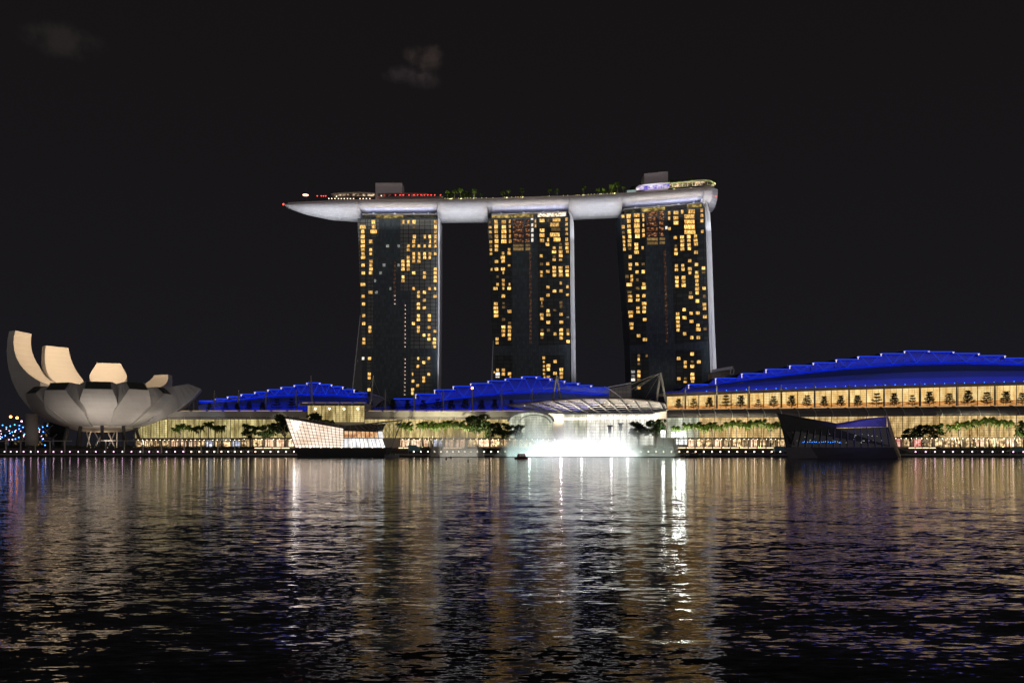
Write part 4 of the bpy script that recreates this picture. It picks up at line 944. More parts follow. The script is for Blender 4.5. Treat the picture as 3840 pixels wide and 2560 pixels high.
W2 += conv([(322,50,70,60),(187,187,75,60),(185,258,95,55),(190,328,90,62),(193,398,88,60),(325,175,50,35,'d'),(325,245,60,50,'d'),(430,322,78,62),(325,465,65,55,'d'),(433,530,62,55,'d'),(323,600,75,58),(432,600,70,60),(323,668,72,55),(432,668,60,60),(323,740,65,62),(430,737,65,60),(210,812,60,58),(430,808,60,60),(210,880,58,55),
 (1117,32,65,55),(1465,25,55,45),(1007,102,70,60),(1007,170,20,55),(1010,230,55,40,'d'),(1348,165,65,55,'d'),(1350,232,58,60,'d'),(1118,310,65,60),(1237,300,65,40,'d'),(1005,378,72,55),(1122,380,80,60),(1352,373,68,60),(1010,445,65,60),(1122,515,75,60),(1355,512,72,60),(1470,425,55,30,'c'),(1010,655,55,50,'d'),(1125,655,65,55,'d'),(1352,650,75,60),(1470,655,65,65,'d'),(1013,725,65,60),(1242,722,60,58),(1352,722,75,60),(1473,720,55,58),(1010,790,55,40,'d'),(1352,793,70,60),(1475,858,70,58),
 (1040,1148,55,55),(1045,1220,40,40),(1045,1295,42,45),(1045,1362,42,45),(1048,1432,42,45),(1055,1490,40,35),(1243,1212,65,60),(1122,1283,80,58),(1123,1352,65,58),(1355,1352,72,60),(1242,1422,72,58),(1355,1422,68,58),(1123,1485,65,45),(1355,1490,65,58),
 (220,1365,52,58),(322,1365,65,58),(220,1433,82,58,'w'),(322,1435,65,58),(430,1432,65,60),(220,1487,80,28,'w'),(443,1487,35,28),(160,1405,25,40)], 1820, 1100, 4.753)
lev2 = [(814.5,1828,2137),(1090,1838,2138),(1300,1847,2138),(1425,1850,2139),(1675,1856,2140)]
bays2 = [[(1829,820),(1921,817),(1921,1297),(1847,1297),(1838,1090)], [(2014,814),(2136,812),(2137,1290),(2020,1296)], [(1856,1332),(1922,1332),(1922,1430),(1856,1430)], [(2030,1332),(2117,1332),(2117,1430),(2030,1430)]]
fins2 = [([(2136,795),(2147,812),(2152,838),(2155,1100),(2158,1280),(2160,1430),(2162,1675),(2152,1675),(2151,1430),(2143,1100),(2141,838)], 26, 'fin'), ([(2137.5,815),(2141,838),(2143,1100),(2150,1430),(2151,1675),(2143,1675),(2143,1430),(2139,1100)], 20, 'fin')]
leg2 = [([(1849,1277),(1851,1277),(1846,1430),(1838,1675),(1834,1675),(1841.5,1430)], 24, 'fin', 'splayed_leg'), ([(1851.3,1290),(1853,1430),(1856,1675),(1839,1675),(1846.5,1430)], 20, 'darkglass', 'leg_glass')]
T2, on2 = tower(2, 'middle dark hotel tower with scattered golden rooms and red lit suites', lev2, ((1828, 705), (2137, 699)), fins2, leg2, bays2, W2, [(1988, 943, 1990, 1290, 0, 4.5)], True)
W3 = conv([(70,270,60,55),(75,440,55,60),(80,530,50,50,'d'),(85,610,45,50),(88,680,45,50),(90,740,35,50),(95,805,48,55),(165,265,78,75),(165,345,65,70),(170,430,65,60),(172,515,70,80),(182,600,60,60),(178,670,70,55),(180,735,70,55),(180,800,60,40,'d'),(188,928,55,60),(190,1055,65,55),(188,1120,50,50),(138,1250,60,55,'d'),(215,1245,45,55),(215,1310,50,58),(175,1382,102,60),(178,1505,75,45,'d'),
 (295,250,105,65),(298,340,90,70),(298,420,105,80),(302,505,95,75),(307,590,85,75),(290,725,68,55),(290,787,65,55),(293,855,88,60),(298,1048,60,55),(300,1177,60,55),(305,1305,45,50,'d'),(310,1442,65,50,'d'),
 (400,250,42,65),(405,325,35,60),(405,415,28,55),(403,500,45,70),(407,580,45,65),(392,782,38,55),(400,1048,55,45,'d'),(403,1172,62,60),(410,1370,58,50),(410,1432,85,58),
 (780,455,40,55,'w'),(832,470,40,55),(825,215,40,65),(825,300,35,65),(935,210,90,60),(935,295,90,60),(937,375,92,65),(1038,195,42,70),(1190,190,125,80),(1155,272,190,75),(1158,358,190,70),(1158,440,195,75),(1165,525,205,70),(1358,170,48,60),(1360,255,50,55),(1360,340,55,60),(1365,515,45,55),
 (927,615,60,52),(1037,607,70,55),(1147,600,68,58),(1255,593,55,58),(1040,672,75,55),(1148,662,65,50),(1258,660,70,50),(935,750,45,40,'d'),(1040,738,68,55),(1150,732,65,52),(1262,720,72,58),(935,812,60,50),(1042,803,75,55),(1155,795,62,55),(937,878,65,55),(1263,855,70,60),
 (1160,993,58,55),(1272,1055,60,58),(943,1075,55,55),(1047,1070,50,50),(945,1140,60,52),(1052,1133,58,55),(1163,1125,70,58),(1387,1112,62,58),(1165,1190,52,55),(1275,1185,60,55),(1388,1182,65,40,'d'),(1277,1250,75,52),(1280,1318,60,55),(1280,1382,58,52),(1282,1450,72,58),(1395,1442,62,58),(1283,1515,62,58),(950,1268,65,55),(1058,1265,70,58),(952,1335,62,55),(1060,1330,65,55),(953,1402,62,55),(1062,1397,78,55),(1175,1520,58,55,'d')]
 +[q for y in (228,312,397,482,567) for q in ((545,y,200,70,'r'),(703,y-12,90,70,'r'))]+[q for y in (643,708) for q in ((553,y,205,50,'d'),(713,y-6,102,50,'d'))], 2320, 750, 4.357)
W3 += conv([(187,48,80,50),(190,115,80,55),(313,40,55,50),(413,40,58,60),(313,108,68,50),(420,165,85,55),(315,237,60,52),(418,233,62,52),(198,308,90,55),(320,302,65,52),(418,298,62,55),(200,372,75,52),(425,428,65,55),(210,500,75,55),(213,565,62,52),(325,692,65,55),(428,753,80,58),(330,1018,48,50,'d'),(328,1080,40,55),(330,1145,48,45,'d'),(457,1018,42,50,'d'),(330,1275,55,50),(330,1342,62,55),(238,1408,72,52,'w'),(330,1405,60,50,'d'),(235,1280,70,50,'c'),(238,1345,65,40,'c'),(333,1540,55,50),
 (1180,62,75,55),(1283,5,60,30),(1288,125,65,60),(1400,50,55,55,'d'),(1402,182,68,60),(1405,248,62,55),(1070,265,60,58),(965,335,65,50),(965,400,70,55),(968,465,65,50),(970,530,68,58),(972,597,58,55),(1075,397,75,55),(1185,325,62,55),(1293,320,70,55),(1410,382,72,58),(1188,457,70,55),(1297,520,60,55),(1302,588,85,62),(1412,580,62,50,'d'),(1078,660,60,58),(1195,720,60,58),(1302,720,68,58),
 (1200,988,68,58),(980,1062,65,58),(1088,1125,55,58),(1310,1118,68,58),(1088,1195,55,50),(1203,1190,72,58),(1200,1115,50,40,'d'),(1205,1320,68,55),(983,1393,62,55),(1207,1387,78,58),(1090,1390,50,45,'d'),(1090,1447,60,35),(1207,1442,58,30)], 2320, 1100, 4.357)
lev3 = [(790,2327,2644),(1090,2346,2653),(1300,2361,2660),(1430,2366,2665),(1675,2376,2672)]
bays3 = [[(2329,812),(2420,801),(2424,1290),(2360,1296),(2346,1090)], [(2503,797),(2642,782),(2652,1090),(2658,1278),(2531,1290),(2520,1000)], [(2367,1325),(2432,1325),(2434,1460),(2370,1460)], [(2532,1312),(2630,1312),(2632,1440),(2534,1440)]]
fins3 = [([(2645,748),(2652,762),(2663,800),(2668,880),(2672,1000),(2679,1200),(2687,1376),(2694,1675),(2677,1675),(2673,1376),(2666,1100),(2657,820)], 26, 'fin'), ([(2644.5,770),(2657,820),(2666,1100),(2672,1420),(2674,1675),(2670,1675),(2665,1430),(2655,1100)], 20, 'fin')]
T3, on3 = tower(3, 'third dark hotel tower beneath the blunt end of the sky deck, many golden rooms', lev3, ((2327, 694), (2644, 675)), fins3, None, bays3, W3, [(2493, 935, 2501, 1285, 0, 4.5)], True)
# added light strips, floating clear of the towers, brighten the white fins
for on, xt, xb, tx in ((on1, 1657, 1655, 1645), (on2, 2166, 2172, 2148), (on3, 2672, 2692, 2664)):
    a = on(xt, 840, 7); b_ = on(xb, 1400, 7); cc = on(tx, 1100, 0)
    strip_light('added_fin_strip', a, b_, cc, .6, 3000, (.93, .94, 1.0))

# ------------------------------------------------------------------ sky deck
YD = lambda fx: lin(fx, [(1060, 714), (1340, 705), (1650, 703), (1835, 701), (2150, 694), (2340, 687), (2650, 670), (2720, 664)])
ZD = 205.0
def dk(fx, d, z):               # deck coordinates: along the front edge, d metres back, height z
    y = YD(fx); p = P(fx, 0, y); nx = 0.045 if fx > 2100 else 0.0
    return Vector((p.x+nx*d, y+d, z))
def skydeck():
    root = thing('sky_deck', 'long white boat shaped sky deck lying across the three hotel towers', 'roof deck', dk(1850, 18, ZD-12))
    n = 18
    def sec(fx, w, H, zc, clip=None, flat=False):
        pts = []
        for k in range(n+1):
            a = math.pi*k/n; d = w*(1-math.cos(a)); z = -H*math.sin(a)**.75
            if clip is not None: z = max(z, -clip)
            pts.append(dk(fx, d, ZD+z))
        return pts
    def shape(fx):
        w = lin(fx, [(1066, .8), (1080, 4), (1105, 7.5), (1150, 12), (1230, 16.5), (1330, 19), (4000, 19)])
        H = lin(fx, [(1066, .8), (1080, 3.0), (1131, 6.0), (1223, 9.4), (1351, 11.4), (1640, 12.4), (1900, 12.4), (2330, 12.0), (2700, 12.0)])
        return w, H
    def run(a, b_, nseg, clip=None):
        m = MB(); secs = []
        for x in seq(a, b_, nseg): w, H = shape(x); secs.append(sec(x, w, H, 0, clip))
        m.loft(secs, True); return m
    run(1064, 1343, 22).build('hull_section', M['hull'], root, True)
    run(1343.2, 1637.8, 12, 5.2).build('hull_recess', M['hull'], root, True)
    run(1638, 1826, 10).build('hull_section', M['hull'], root, True)
    run(1826.2, 2132.8, 12, 5.2).build('hull_recess', M['hull'], root, True)
    run(2133, 2334, 10).build('hull_section', M['hull'], root, True)
    run(2334.2, 2639.8, 12, 5.2).build('hull_recess', M['hull'], root, True)
    run(2640, 2672, 5).build('hull_section', M['hull'], root, True)
    m = MB(); secs = []                                  # blunt stern, tucked back
    for f in (0, .5, 1):
        w, H = shape(2672); x = 2672+f*29
        secs.append([p+Vector((0, 8*f, 0))*(1) for p in sec(x, w, H*(1-.08*f), 0)])
    m.loft(secs, True); m.build('stern', M['hull'], root)
    m = MB(); secs = []
    for x in seq(1080, 2676, 60):
        d = 0
        secs.append([dk(x, d-.25, ZD-.6), dk(x, d-.25, ZD+1.2), dk(x, d+.3, ZD+1.2), dk(x, d+.3, ZD-.6)])
    m.loft(secs, True); m.build('parapet', M['parapet'], root)
    m = MB(); m.ball(dk(1062, .8, ZD), .75, 8, 5); m.build('tip_beacon', M['lamp_red'], root)
    m = MB(); m.ball(dk(2686, 1.5, ZD-7), .35, 8, 5); m.build('stern_beacon', M['lamp_red'], root)
    return root
skydeck()
# crown storeys standing on the towers under the deck
def crown(tower_root, on, x0, x1, y0, y1, cells):
    mid = on((x0+x1)/2, 815)
    root = tower_root
    def box(xa, xb, ta, tb, ba, bb, out, dep, mat, nm):
        m = MB(); m.prism([on(xa, ba, out), on(xb, bb, out), on(xb, tb, out), on(xa, ta, out)], (0, dep, 0)); return m.build(nm, mat, root)
    top = lambda x: y0+(y1-y0)*(x-x0)/(x1-x0)
    root = box(x0, x1, top(x0), top(x1), top(x0)+20, top(x1)+20, -2.5, 20, M['dark'], 'crown_storey')
    for a, b_, mt in cells: box(a, b_, top(a)+2.4, top(b_)+2.4, top(a)+15.5, top(b_)+15.5, -2.2, .25, M[mt], 'crown_glass')
    box(x0-2, x1+2, top(x0)-1, top(x1)-1, top(x0)+.6, top(x1)+.6, -1.6, 14, M['white'], 'roof_edge')
    for f in (.12, .42, .68, .88):
        x = x0+(x1-x0)*f; m = MB(); m.tube([on(x, top(x)-1, -9), on(x, top(x)-14, -9)], .8, 8); m.build('deck_support', M['white'], root)
    m = MB()
    for f0, f1 in ((.32, .60),): m.prism([on(x0+(x1-x0)*f0, top(x0+(x1-x0)*f0)-1, -10), on(x0+(x1-x0)*f1, top(x0+(x1-x0)*f1)-1, -10), on(x0+(x1-x0)*f1, top(x0+(x1-x0)*f1)-9, -10), on(x0+(x1-x0)*f0, top(x0+(x1-x0)*f0)-9, -10)], (0, 6, 0))
    m.build('plant_room', M['cream'], root)
    strip_light('recess_light_strip', on(x0+6, top(x0)-1.5, -3.4), on(x1-6, top(x1)-1.5, -3.4), on((x0+x1)/2, 720, -9), .6, 2000, (.60, .66, 1.0))
crown(T1, on1, 1358, 1634, 801, 801, [(1360, 1385, 'crown_dim'), (1408, 1510, 'crown_lit'), (1514, 1630, 'crown_dim')])
crown(T2, on2, 1842, 2125, 802.5, 792, [(1844, 1915, 'crown_lit'), (1917, 1998, 'crown_lit'), (2016, 2122, 'crown_white')])
crown(T3, on3, 2339, 2634, 782, 757.5, [(2342, 2400, 'crown_dim'), (2404, 2492, 'crown_lit'), (2576, 2630, 'crown_lit')])
# floods washing the hull between the towers
for a, b_, pw in ((1090, 1335, 3400), (1648, 1822, 2300), (2142, 2326, 2300), (2644, 2690, 900)):
    c = (a+b_)/2
    strip_light('hull_flood_strip', dk(a, -2, ZD-34), dk(b_, -2, ZD-34), dk(c, 9, ZD-8), .8, pw, (.92, .95, 1.0), 110)
    strip_light('hull_front_strip', dk(a, -16, ZD-27), dk(b_, -16, ZD-27), dk(c, 2, ZD-4), .8, pw*.85, (.95, .95, 1.0), 120)
for on, a, b_ in ((on1, 1350, 1632), (on2, 1834, 2126), (on3, 2342, 2636)):
    strip_light('hull_edge_strip', dk(a, -14, ZD-24), dk(b_, -14, ZD-24), dk((a+b_)/2, 1, ZD-2), .6, 4300, (1.0, .88, .78), 110)
# things standing on the deck
def roofbox(x0, x1, t0, t1, d, label):
    c0 = dk((x0+x1)/2, d+8, ZD); t = thing('machine_room', label, 'plant room', c0)
    ya, yb = YD(x0)+d, YD(x1)+d
    m = MB(); a, b_ = P(x0, t0, ya), P(x1, t1, yb)
    m.hexa([(a.x, ya, ZD), (b_.x, yb, ZD), (b_.x, yb+14, ZD), (a.x, ya+14, ZD), (a.x, ya, a.z), (b_.x, yb, b_.z), (b_.x, yb+14, b_.z), (a.x, ya+14, a.z)])
    m.build('box', M['lavender'], t)
    m = MB(); q = (a+b_)/2; m.tube([q+Vector((3, 4, 0)), q+Vector((3, 4, 2))], .2, 5); m.tube([q+Vector((-5, 4, 0)), q+Vector((-5, 4, 1))], .5, 6); m.build('roof_vent', M['grey'], t)
M['lavender'] = paint('pale_mauve_cladding', (0.62, 0.55, 0.57), .7, var=.05, scale=.1)
roofbox(1408, 1508, 686, 686, 12, 'plain mauve box rising from the deck above the first tower')
roofbox(2416, 2505, 651, 643, 12, 'plain mauve box rising from the deck above the third tower')
def deckbuild(name, label, cat, segs, glassmat, roofmat, rise, d, dep, cols=8, under=None):
    """segs: (fx, roof fy, base fy) along a curved pavilion on the deck."""
    t = thing(name, label, cat, dk((segs[0][0]+segs[-1][0])/2, d, ZD))
    m = MB(); secs = []
    for fx, ft, fb in segs:
        y = YD(fx)+d; a = P(fx, ft, y); secs.append([a+Vector((0, -3, -.5)), a+Vector((0, dep*.4, rise)), a+Vector((0, dep+1, 0)), a+Vector((0, dep, -.9)), a+Vector((0, -2.5, -.9))])
    m.loft(secs, True); m.build('roof', roofmat, t)
    m = MB(); secs = []
    for fx, ft, fb in segs: y = YD(fx)+d; secs.append([P(fx, ft+4, y), P(fx, fb, y), P(fx, fb, y)+Vector((0, .3, 0)), P(fx, ft+4, y)+Vector((0, .3, 0))])
    m.loft(secs, True); m.build('glass_front', glassmat, t)
    for i in range(cols):
        x = segs[0][0]+(segs[-1][0]-segs[0][0])*(i+.5)/cols; y = YD(x)+d-.5
        ft = lin(x, [(s[0], s[1]) for s in segs]); fb = lin(x, [(s[0], s[2]) for s in segs])
        m = MB(); m.tube([P(x, fb, y), P(x, ft+4, y)], .22, 5); m.build('column', M['white'], t)
    return t
M['rest'] = lit('restaurant_interior', (0.10, 0.05, 0.03), (1.0, 0.72, 0.45), 1.15, (0.35, .2, .5), contrast=(.45, .62), objvar=0, detail=6, stmin=.2)
M['restred'] = lit('red_restaurant_interior', (0.05, 0.02, 0.03), (1.0, 0.16, 0.10), 0.9, (0.35, .2, .5), contrast=(.52, .68), objvar=0, detail=5, stmin=.1)
deckbuild('rooftop_restaurant', 'long low pale roofed restaurant with warm lights near the pointed deck end', 'restaurant', [(1244,729,737),(1262,726,736),(1300,723,735),(1350,722,735),(1405,724,736)], M['rest'], M['cream'], 1.2, 9, 11, 9)
deckbuild('rooftop_bar', 'dim rooftop bar with red lights behind the first mauve box', 'bar', [(1420,727,741),(1480,725,741),(1550,726,741),(1600,727,742),(1622,736,743)], M['restred'], M['grey'], .8, 10, 10, 8)
m = MB(); secs = []
for x in seq(1420, 1660, 10): secs.append([dk(x, 4, ZD+1.2), dk(x, 4, ZD+4.4), dk(x, 5, ZD+4.4), dk(x, 5, ZD+1.2)])
m.loft(secs, True); solo(m, 'planter_wall', M['parapet'], 'long low brown planter wall on the deck below the red bar lights', 'planter', dk(1540, 4, ZD))
deckbuild('rooftop_club', 'rounded white rooftop club glowing purple beside the second mauve box', 'club', [(2386,703,714),(2394,697,713),(2412,694,712),(2450,691,709),(2480,688,706),(2510,686,704)], M['club'], M['white'], .8, 6, 12, 7)
deckbuild('rooftop_lounge', 'long curved rooftop canopy glowing gold at the blunt deck end', 'lounge', [(2512,687,703),(2560,682,700),(2610,677,697),(2640,675,694),(2662,678,693),(2682,690,697)], M['rest'], M['cream'], .9, 6, 12, 9)
area('club_roof_light', dk(2445, 0, ZD+3.5), dk(2445, 8, ZD+7), 14, 1, 900, (.9, .85, 1.0))
gr = thing('glass_rail', 'pale lit glass rail along the pool beside the white rooftop club', 'railing', dk(2368, 3, ZD))
m = MB(); secs = []
for x in seq(2352, 2386, 4): secs.append([dk(x, 2, ZD+1.2), dk(x, 2, ZD+3.6), dk(x, 2.2, ZD+3.6), dk(x, 2.2, ZD+1.2)])
m.loft(secs, True); m.build('panel', M['poolglass'] if 'poolglass' in M else M.setdefault('poolglass', emit('lit_pool_rail', (.55, .75, .72), .45)), gr)
ring = thing('ring_lamp', 'glowing ring lamp on a thin pole near the pointed deck tip', 'lamp', dk(1146, 6, ZD))
m = MB(); q = P(1146, 731.5, YD(1146)+6); m.tube([q+Vector((2.1*math.cos(2*math.pi*k/16), 2.1*math.sin(2*math.pi*k/16), 0)) for k in range(17)], .28, 5, False); m.build('ring', M['lamp_ring'] if 'lamp_ring' in M else M.setdefault('lamp_ring', emit('ring_lamp_glow', (1, .55, .42), 4)), ring)
m = MB(); m.tube([dk(1146, 6, ZD), q+Vector((0, 0, 5))], .1, 5); m.build('pole', M['dark'], ring)
def deck_lamp(fx, fy, mat, label, group, d=4):
    p = P(fx, fy, YD(fx)+d); key = 'deck'+group
    if key not in first:
        t = thing('deck_lamp', label, 'lamp', p, group); first[key] = t
        m = MB(); m.ball(p, .40, 7, 5); m.build('bulb', M[mat], t)
        m = MB(); m.tube([(p.x, p.y, p.z-2.2), p], .07, 4); m.build('post', M['dark'], t)
    else: dup(first[key], p)
for x in (1233, 1244, 1256, 1269, 1280, 1291, 1303, 1314, 1326, 1350, 1362, 1374, 1387): deck_lamp(x, 745, 'lamp_deck', 'small white deck lamp in the row below the rooftop restaurant', 'white lamps along the deck edge', 1.2)
for x in (1190, 1205, 1221, 1213, 1483, 1500, 1513, 1534, 1553, 1566, 1579, 1592, 1604, 1617, 1630, 1652): deck_lamp(x, 735 if x < 1300 else 731.5, 'lamp_red', 'small red lamp among the rooftop bar tables', 'red lamps on the deck', 6)
for x, y in ((1262, 737), (1430, 734), (1800, 752), (2066, 742), (1936, 743)): deck_lamp(x, y, 'lamp_deck', 'lone warm deck lamp standing apart from the rows', 'scattered warm deck lamps', 3)
m = MB(); rr = random.Random(3); bg = thing('planter_lights', 'string of tiny warm lights along the planted middle of the deck', 'light string', dk(1900, 2, ZD+1.3))
for x in seq(1668, 2300, 60):
    if rr.random() < .55: m.ball(dk(x+rr.uniform(-3, 3), .8, ZD+1.6), .26, 5, 4)
m.build('bulbs', M['lamp_gold'] if 'lamp_gold' in M else M.setdefault('lamp_gold', emit('golden_string_bulb', (1, .75, .25), 2.2)), bg)
for x0, x1, y0, y1 in ((1968, 2056, 739, 735), (2132, 2163, 735, 731), (1850, 1888, 745, 744)):
    t = thing('planter', f'lit low planter box on the deck above {"the middle tower, longest of its kind" if x1-x0 > 60 else "the gap left of the middle tower" if x0 < 1900 else "the right edge of the middle tower"}', 'planter', dk((x0+x1)/2, 3, ZD))
    m = MB(); m.prism([P(x0, y0+5, YD(x0)+3), P(x1, y1+5, YD(x1)+3), P(x1, y1, YD(x1)+3), P(x0, y0, YD(x0)+3)], (0, 1, 0)); m.build('box', M['crown_lit'], t)
# ------------------------------------------------------------------ glowing faceted pavilion on the water
def pavilion_lit():
    t = thing('crystal_pavilion', 'bright faceted glass pavilion glowing pink white on a dark hull in the water', 'pavilion', P(1270, 1712, 485))
    Y = 484
    m = MB(); a = [P(1108, 1678, Y), P(1447, 1677, Y+1), P(1447, 1677, Y)+Vector((0, 26, 0)), P(1108, 1678, Y)+Vector((0, 26, 0))]
    b_ = [Vector((P(1118, 0, Y).x, Y+.6, -1)), Vector((P(1444, 0, Y).x, Y+1.6, -1)), Vector((P(1444, 0, Y).x, Y+26, -1)), Vector((P(1118, 0, Y).x, Y+26, -1))]
    m.hexa(b_+a); m.build('hull', M['black'], t)
    A0, B0, C0, D0 = P(1069, 1566, Y-3), P(1107, 1677.5, Y+.3), P(1288, 1605, Y), P(1290, 1677.5, Y+.3)
    m = MB(); m.prism([B0, D0, C0, A0], (0, .4, 0)); g = m.build('glass_facet', M['lvglass'], t)
    k = MB()
    for i in range(0, 15):
        f = i/14; k.bar(A0.lerp(C0, f)+Vector((0, -.3, 0)), B0.lerp(D0, f)+Vector((0, -.3, 0)), .2 if i else .4)
    for i in range(0, 9):
        f = (i/8); k.bar(A0.lerp(B0, f)+Vector((0, -.35, 0)), C0.lerp(D0, f)+Vector((0, -.35, 0)), .2 if i else .45)
    k.build('mullions', M['mull'], g)
    m = MB(); m.prism([B0, A0, A0+Vector((6, 22, -3)), B0+Vector((2, 22, 0))], (.3, 0, 0)); m.build('glass_side', M['lvglass'], t)
    # the monogram on the glass
    lg = MB(); o = P(1105, 1600, Y-3.4); sc = .165
    def st(p, q, w): lg.bar(o+Vector((p[0]*sc, 0, -p[1]*sc)), o+Vector((q[0]*sc, 0, -q[1]*sc)), w*sc, .2)
    st((-6, -15), (1, 9), 5.2); st((-1, 10), (13, 6), 3.6); st((-10, -14), (-1, -15), 2.4)
    st((0, -13), (7, 3), 5.0); st((16, -14), (7, 3), 2.6); st((-3, -14), (5, -14), 2.2); st((12, -15), (20, -15), 2.2)
    lg.build('monogram_sign', emit('white_sign', (1, .92, .84), 16), t)
    # second facet: warm gallery over a white ground floor
    E0, F0, G0, H0 = P(1291, 1613, Y+1), P(1417, 1617, Y+3), P(1420, 1642, Y+2.5), P(1291, 1642, Y+1)
    m = MB(); m.prism([H0, G0, F0, E0], (0, .4, 0)); g = m.build('gallery_glass', M['lvwarm'], t)
    k = MB()
    for i in range(9): k.bar(E0.lerp(F0, i/8)+Vector((0, -.3, 0)), H0.lerp(G0, i/8)+Vector((0, -.3, 0)), .3)
    k.build('mullions', M['dark'], g)
    I0, J0 = P(1446, 1677, Y+1.5), P(1291, 1677, Y+.5); G1 = P(1434, 1642, Y+2.5)
    m = MB(); m.prism([J0, I0, G1, H0], (0, .4, 0)); g = m.build('ground_glass', M['lvwhite'], t)
    k = MB()
    for i in range(11): k.bar(H0.lerp(G1, i/10)+Vector((0, -.3, 0)), J0.lerp(I0, i/10)+Vector((0, -.3, 0)), .2)
    k.bar(H0+Vector((0, -.4, 0)), G1+Vector((0, -.4, 0)), .4); k.build('mullions', M['grey'], g)
    m = MB(); m.prism([G1, F0, P(1432, 1616, Y+3)], (0, 2, 0)); m.prism([P(1420, 1642, Y+2), P(1436, 1642, Y+2), P(1432, 1617, Y+2), P(1418, 1617, Y+2)], (0, 2, 0)); m.build('corner_glass', M['lvwhite'], t)
    # roof: dark folded louvres
    r1 = [A0+Vector((0, -.4, .15)), P(1180, 1582, Y-1.5), P(1289, 1603, Y-.2), P(1291, 1611, Y), P(1417, 1615.5, Y+2), P(1434, 1615, Y+3)]
    r2 = [P(1071, 1565, Y+8), P(1185, 1574, Y+16), P(1290, 1594, Y+18), P(1300, 1595, Y+20), P(1370, 1590, Y+22), P(1445, 1588, Y+22)]
    m = MB(); m.loft([[a, a+Vector((0, 0, -.6)), b_+Vector((0, 0, -.6)), b_] for a, b_ in zip(r1, r2)], True); ro = m.build('roof', M['dark'], t)
    k = MB()
    for i in range(22):
        f = i/22*5; j = int(f); f -= j; k.bar(r1[j].lerp(r1[j+1], f)+Vector((0, 0, .2)), r2[j].lerp(r2[j+1], f)+Vector((0, 0, .2)), .35)
    k.build('roof_louvres', M['grey'], ro)
    # open lattice wing leaning over the water
    q = [P(1362, 1590, Y+6), P(1508, 1575, Y+4), P(1468, 1675, Y+1), P(1447, 1677, Y+1.5), P(1434, 1616, Y+3)]
    m = MB(); m.prism(q, (0, .1, 0)); w = m.build('wing_glass', M['clear'], t)
    k = MB(); tl, tr, br, bl = P(1364, 1590, Y+5), P(1508, 1575, Y+3.5), P(1468, 1675, Y+.6), P(1400, 1678, Y+.6)
    def g_(u, v): return tl.lerp(tr, u).lerp(bl.lerp(br, u), v)
    n = 7
    for i in range(-n, n*2):
        pts = [(i/n+v*.55, v) for v in (0, .25, .5, .75, 1)]; pts2 = [(i/n-v*.55+.2, v) for v in (0, .25, .5, .75, 1)]
        for ps in (pts, pts2):
            for (u0, v0), (u1, v1) in zip(ps, ps[1:]):
                if all(0 <= u <= 1 for u in (u0, u1)):
                    p0, p1 = g_(u0, v0), g_(u1, v1)
                    if p0.x > P(1436, 0, Y).x or p0.z > P(0, 1612, Y).z: k.bar(p0, p1, .17)
    k.bar(tl, tr, .7); k.bar(tr, br, .45); k.build('lattice', M['grey'], w)
    m = MB(); m.prism([P(1446, 1678, Y+2), P(1468, 1676, Y+1.2), P(1462, 1700, Y+1), P(1446, 1700, Y+1)], (0, 6, 0)); m.build('landing', M['dark'], t)
    for x in seq(1125, 1435, 8): 
        m = MB(); m.ball(P(x, 1676, Y-.7), .3, 6, 4); m.build('edge_light', M['lamp_white'], t)
pavilion_lit()
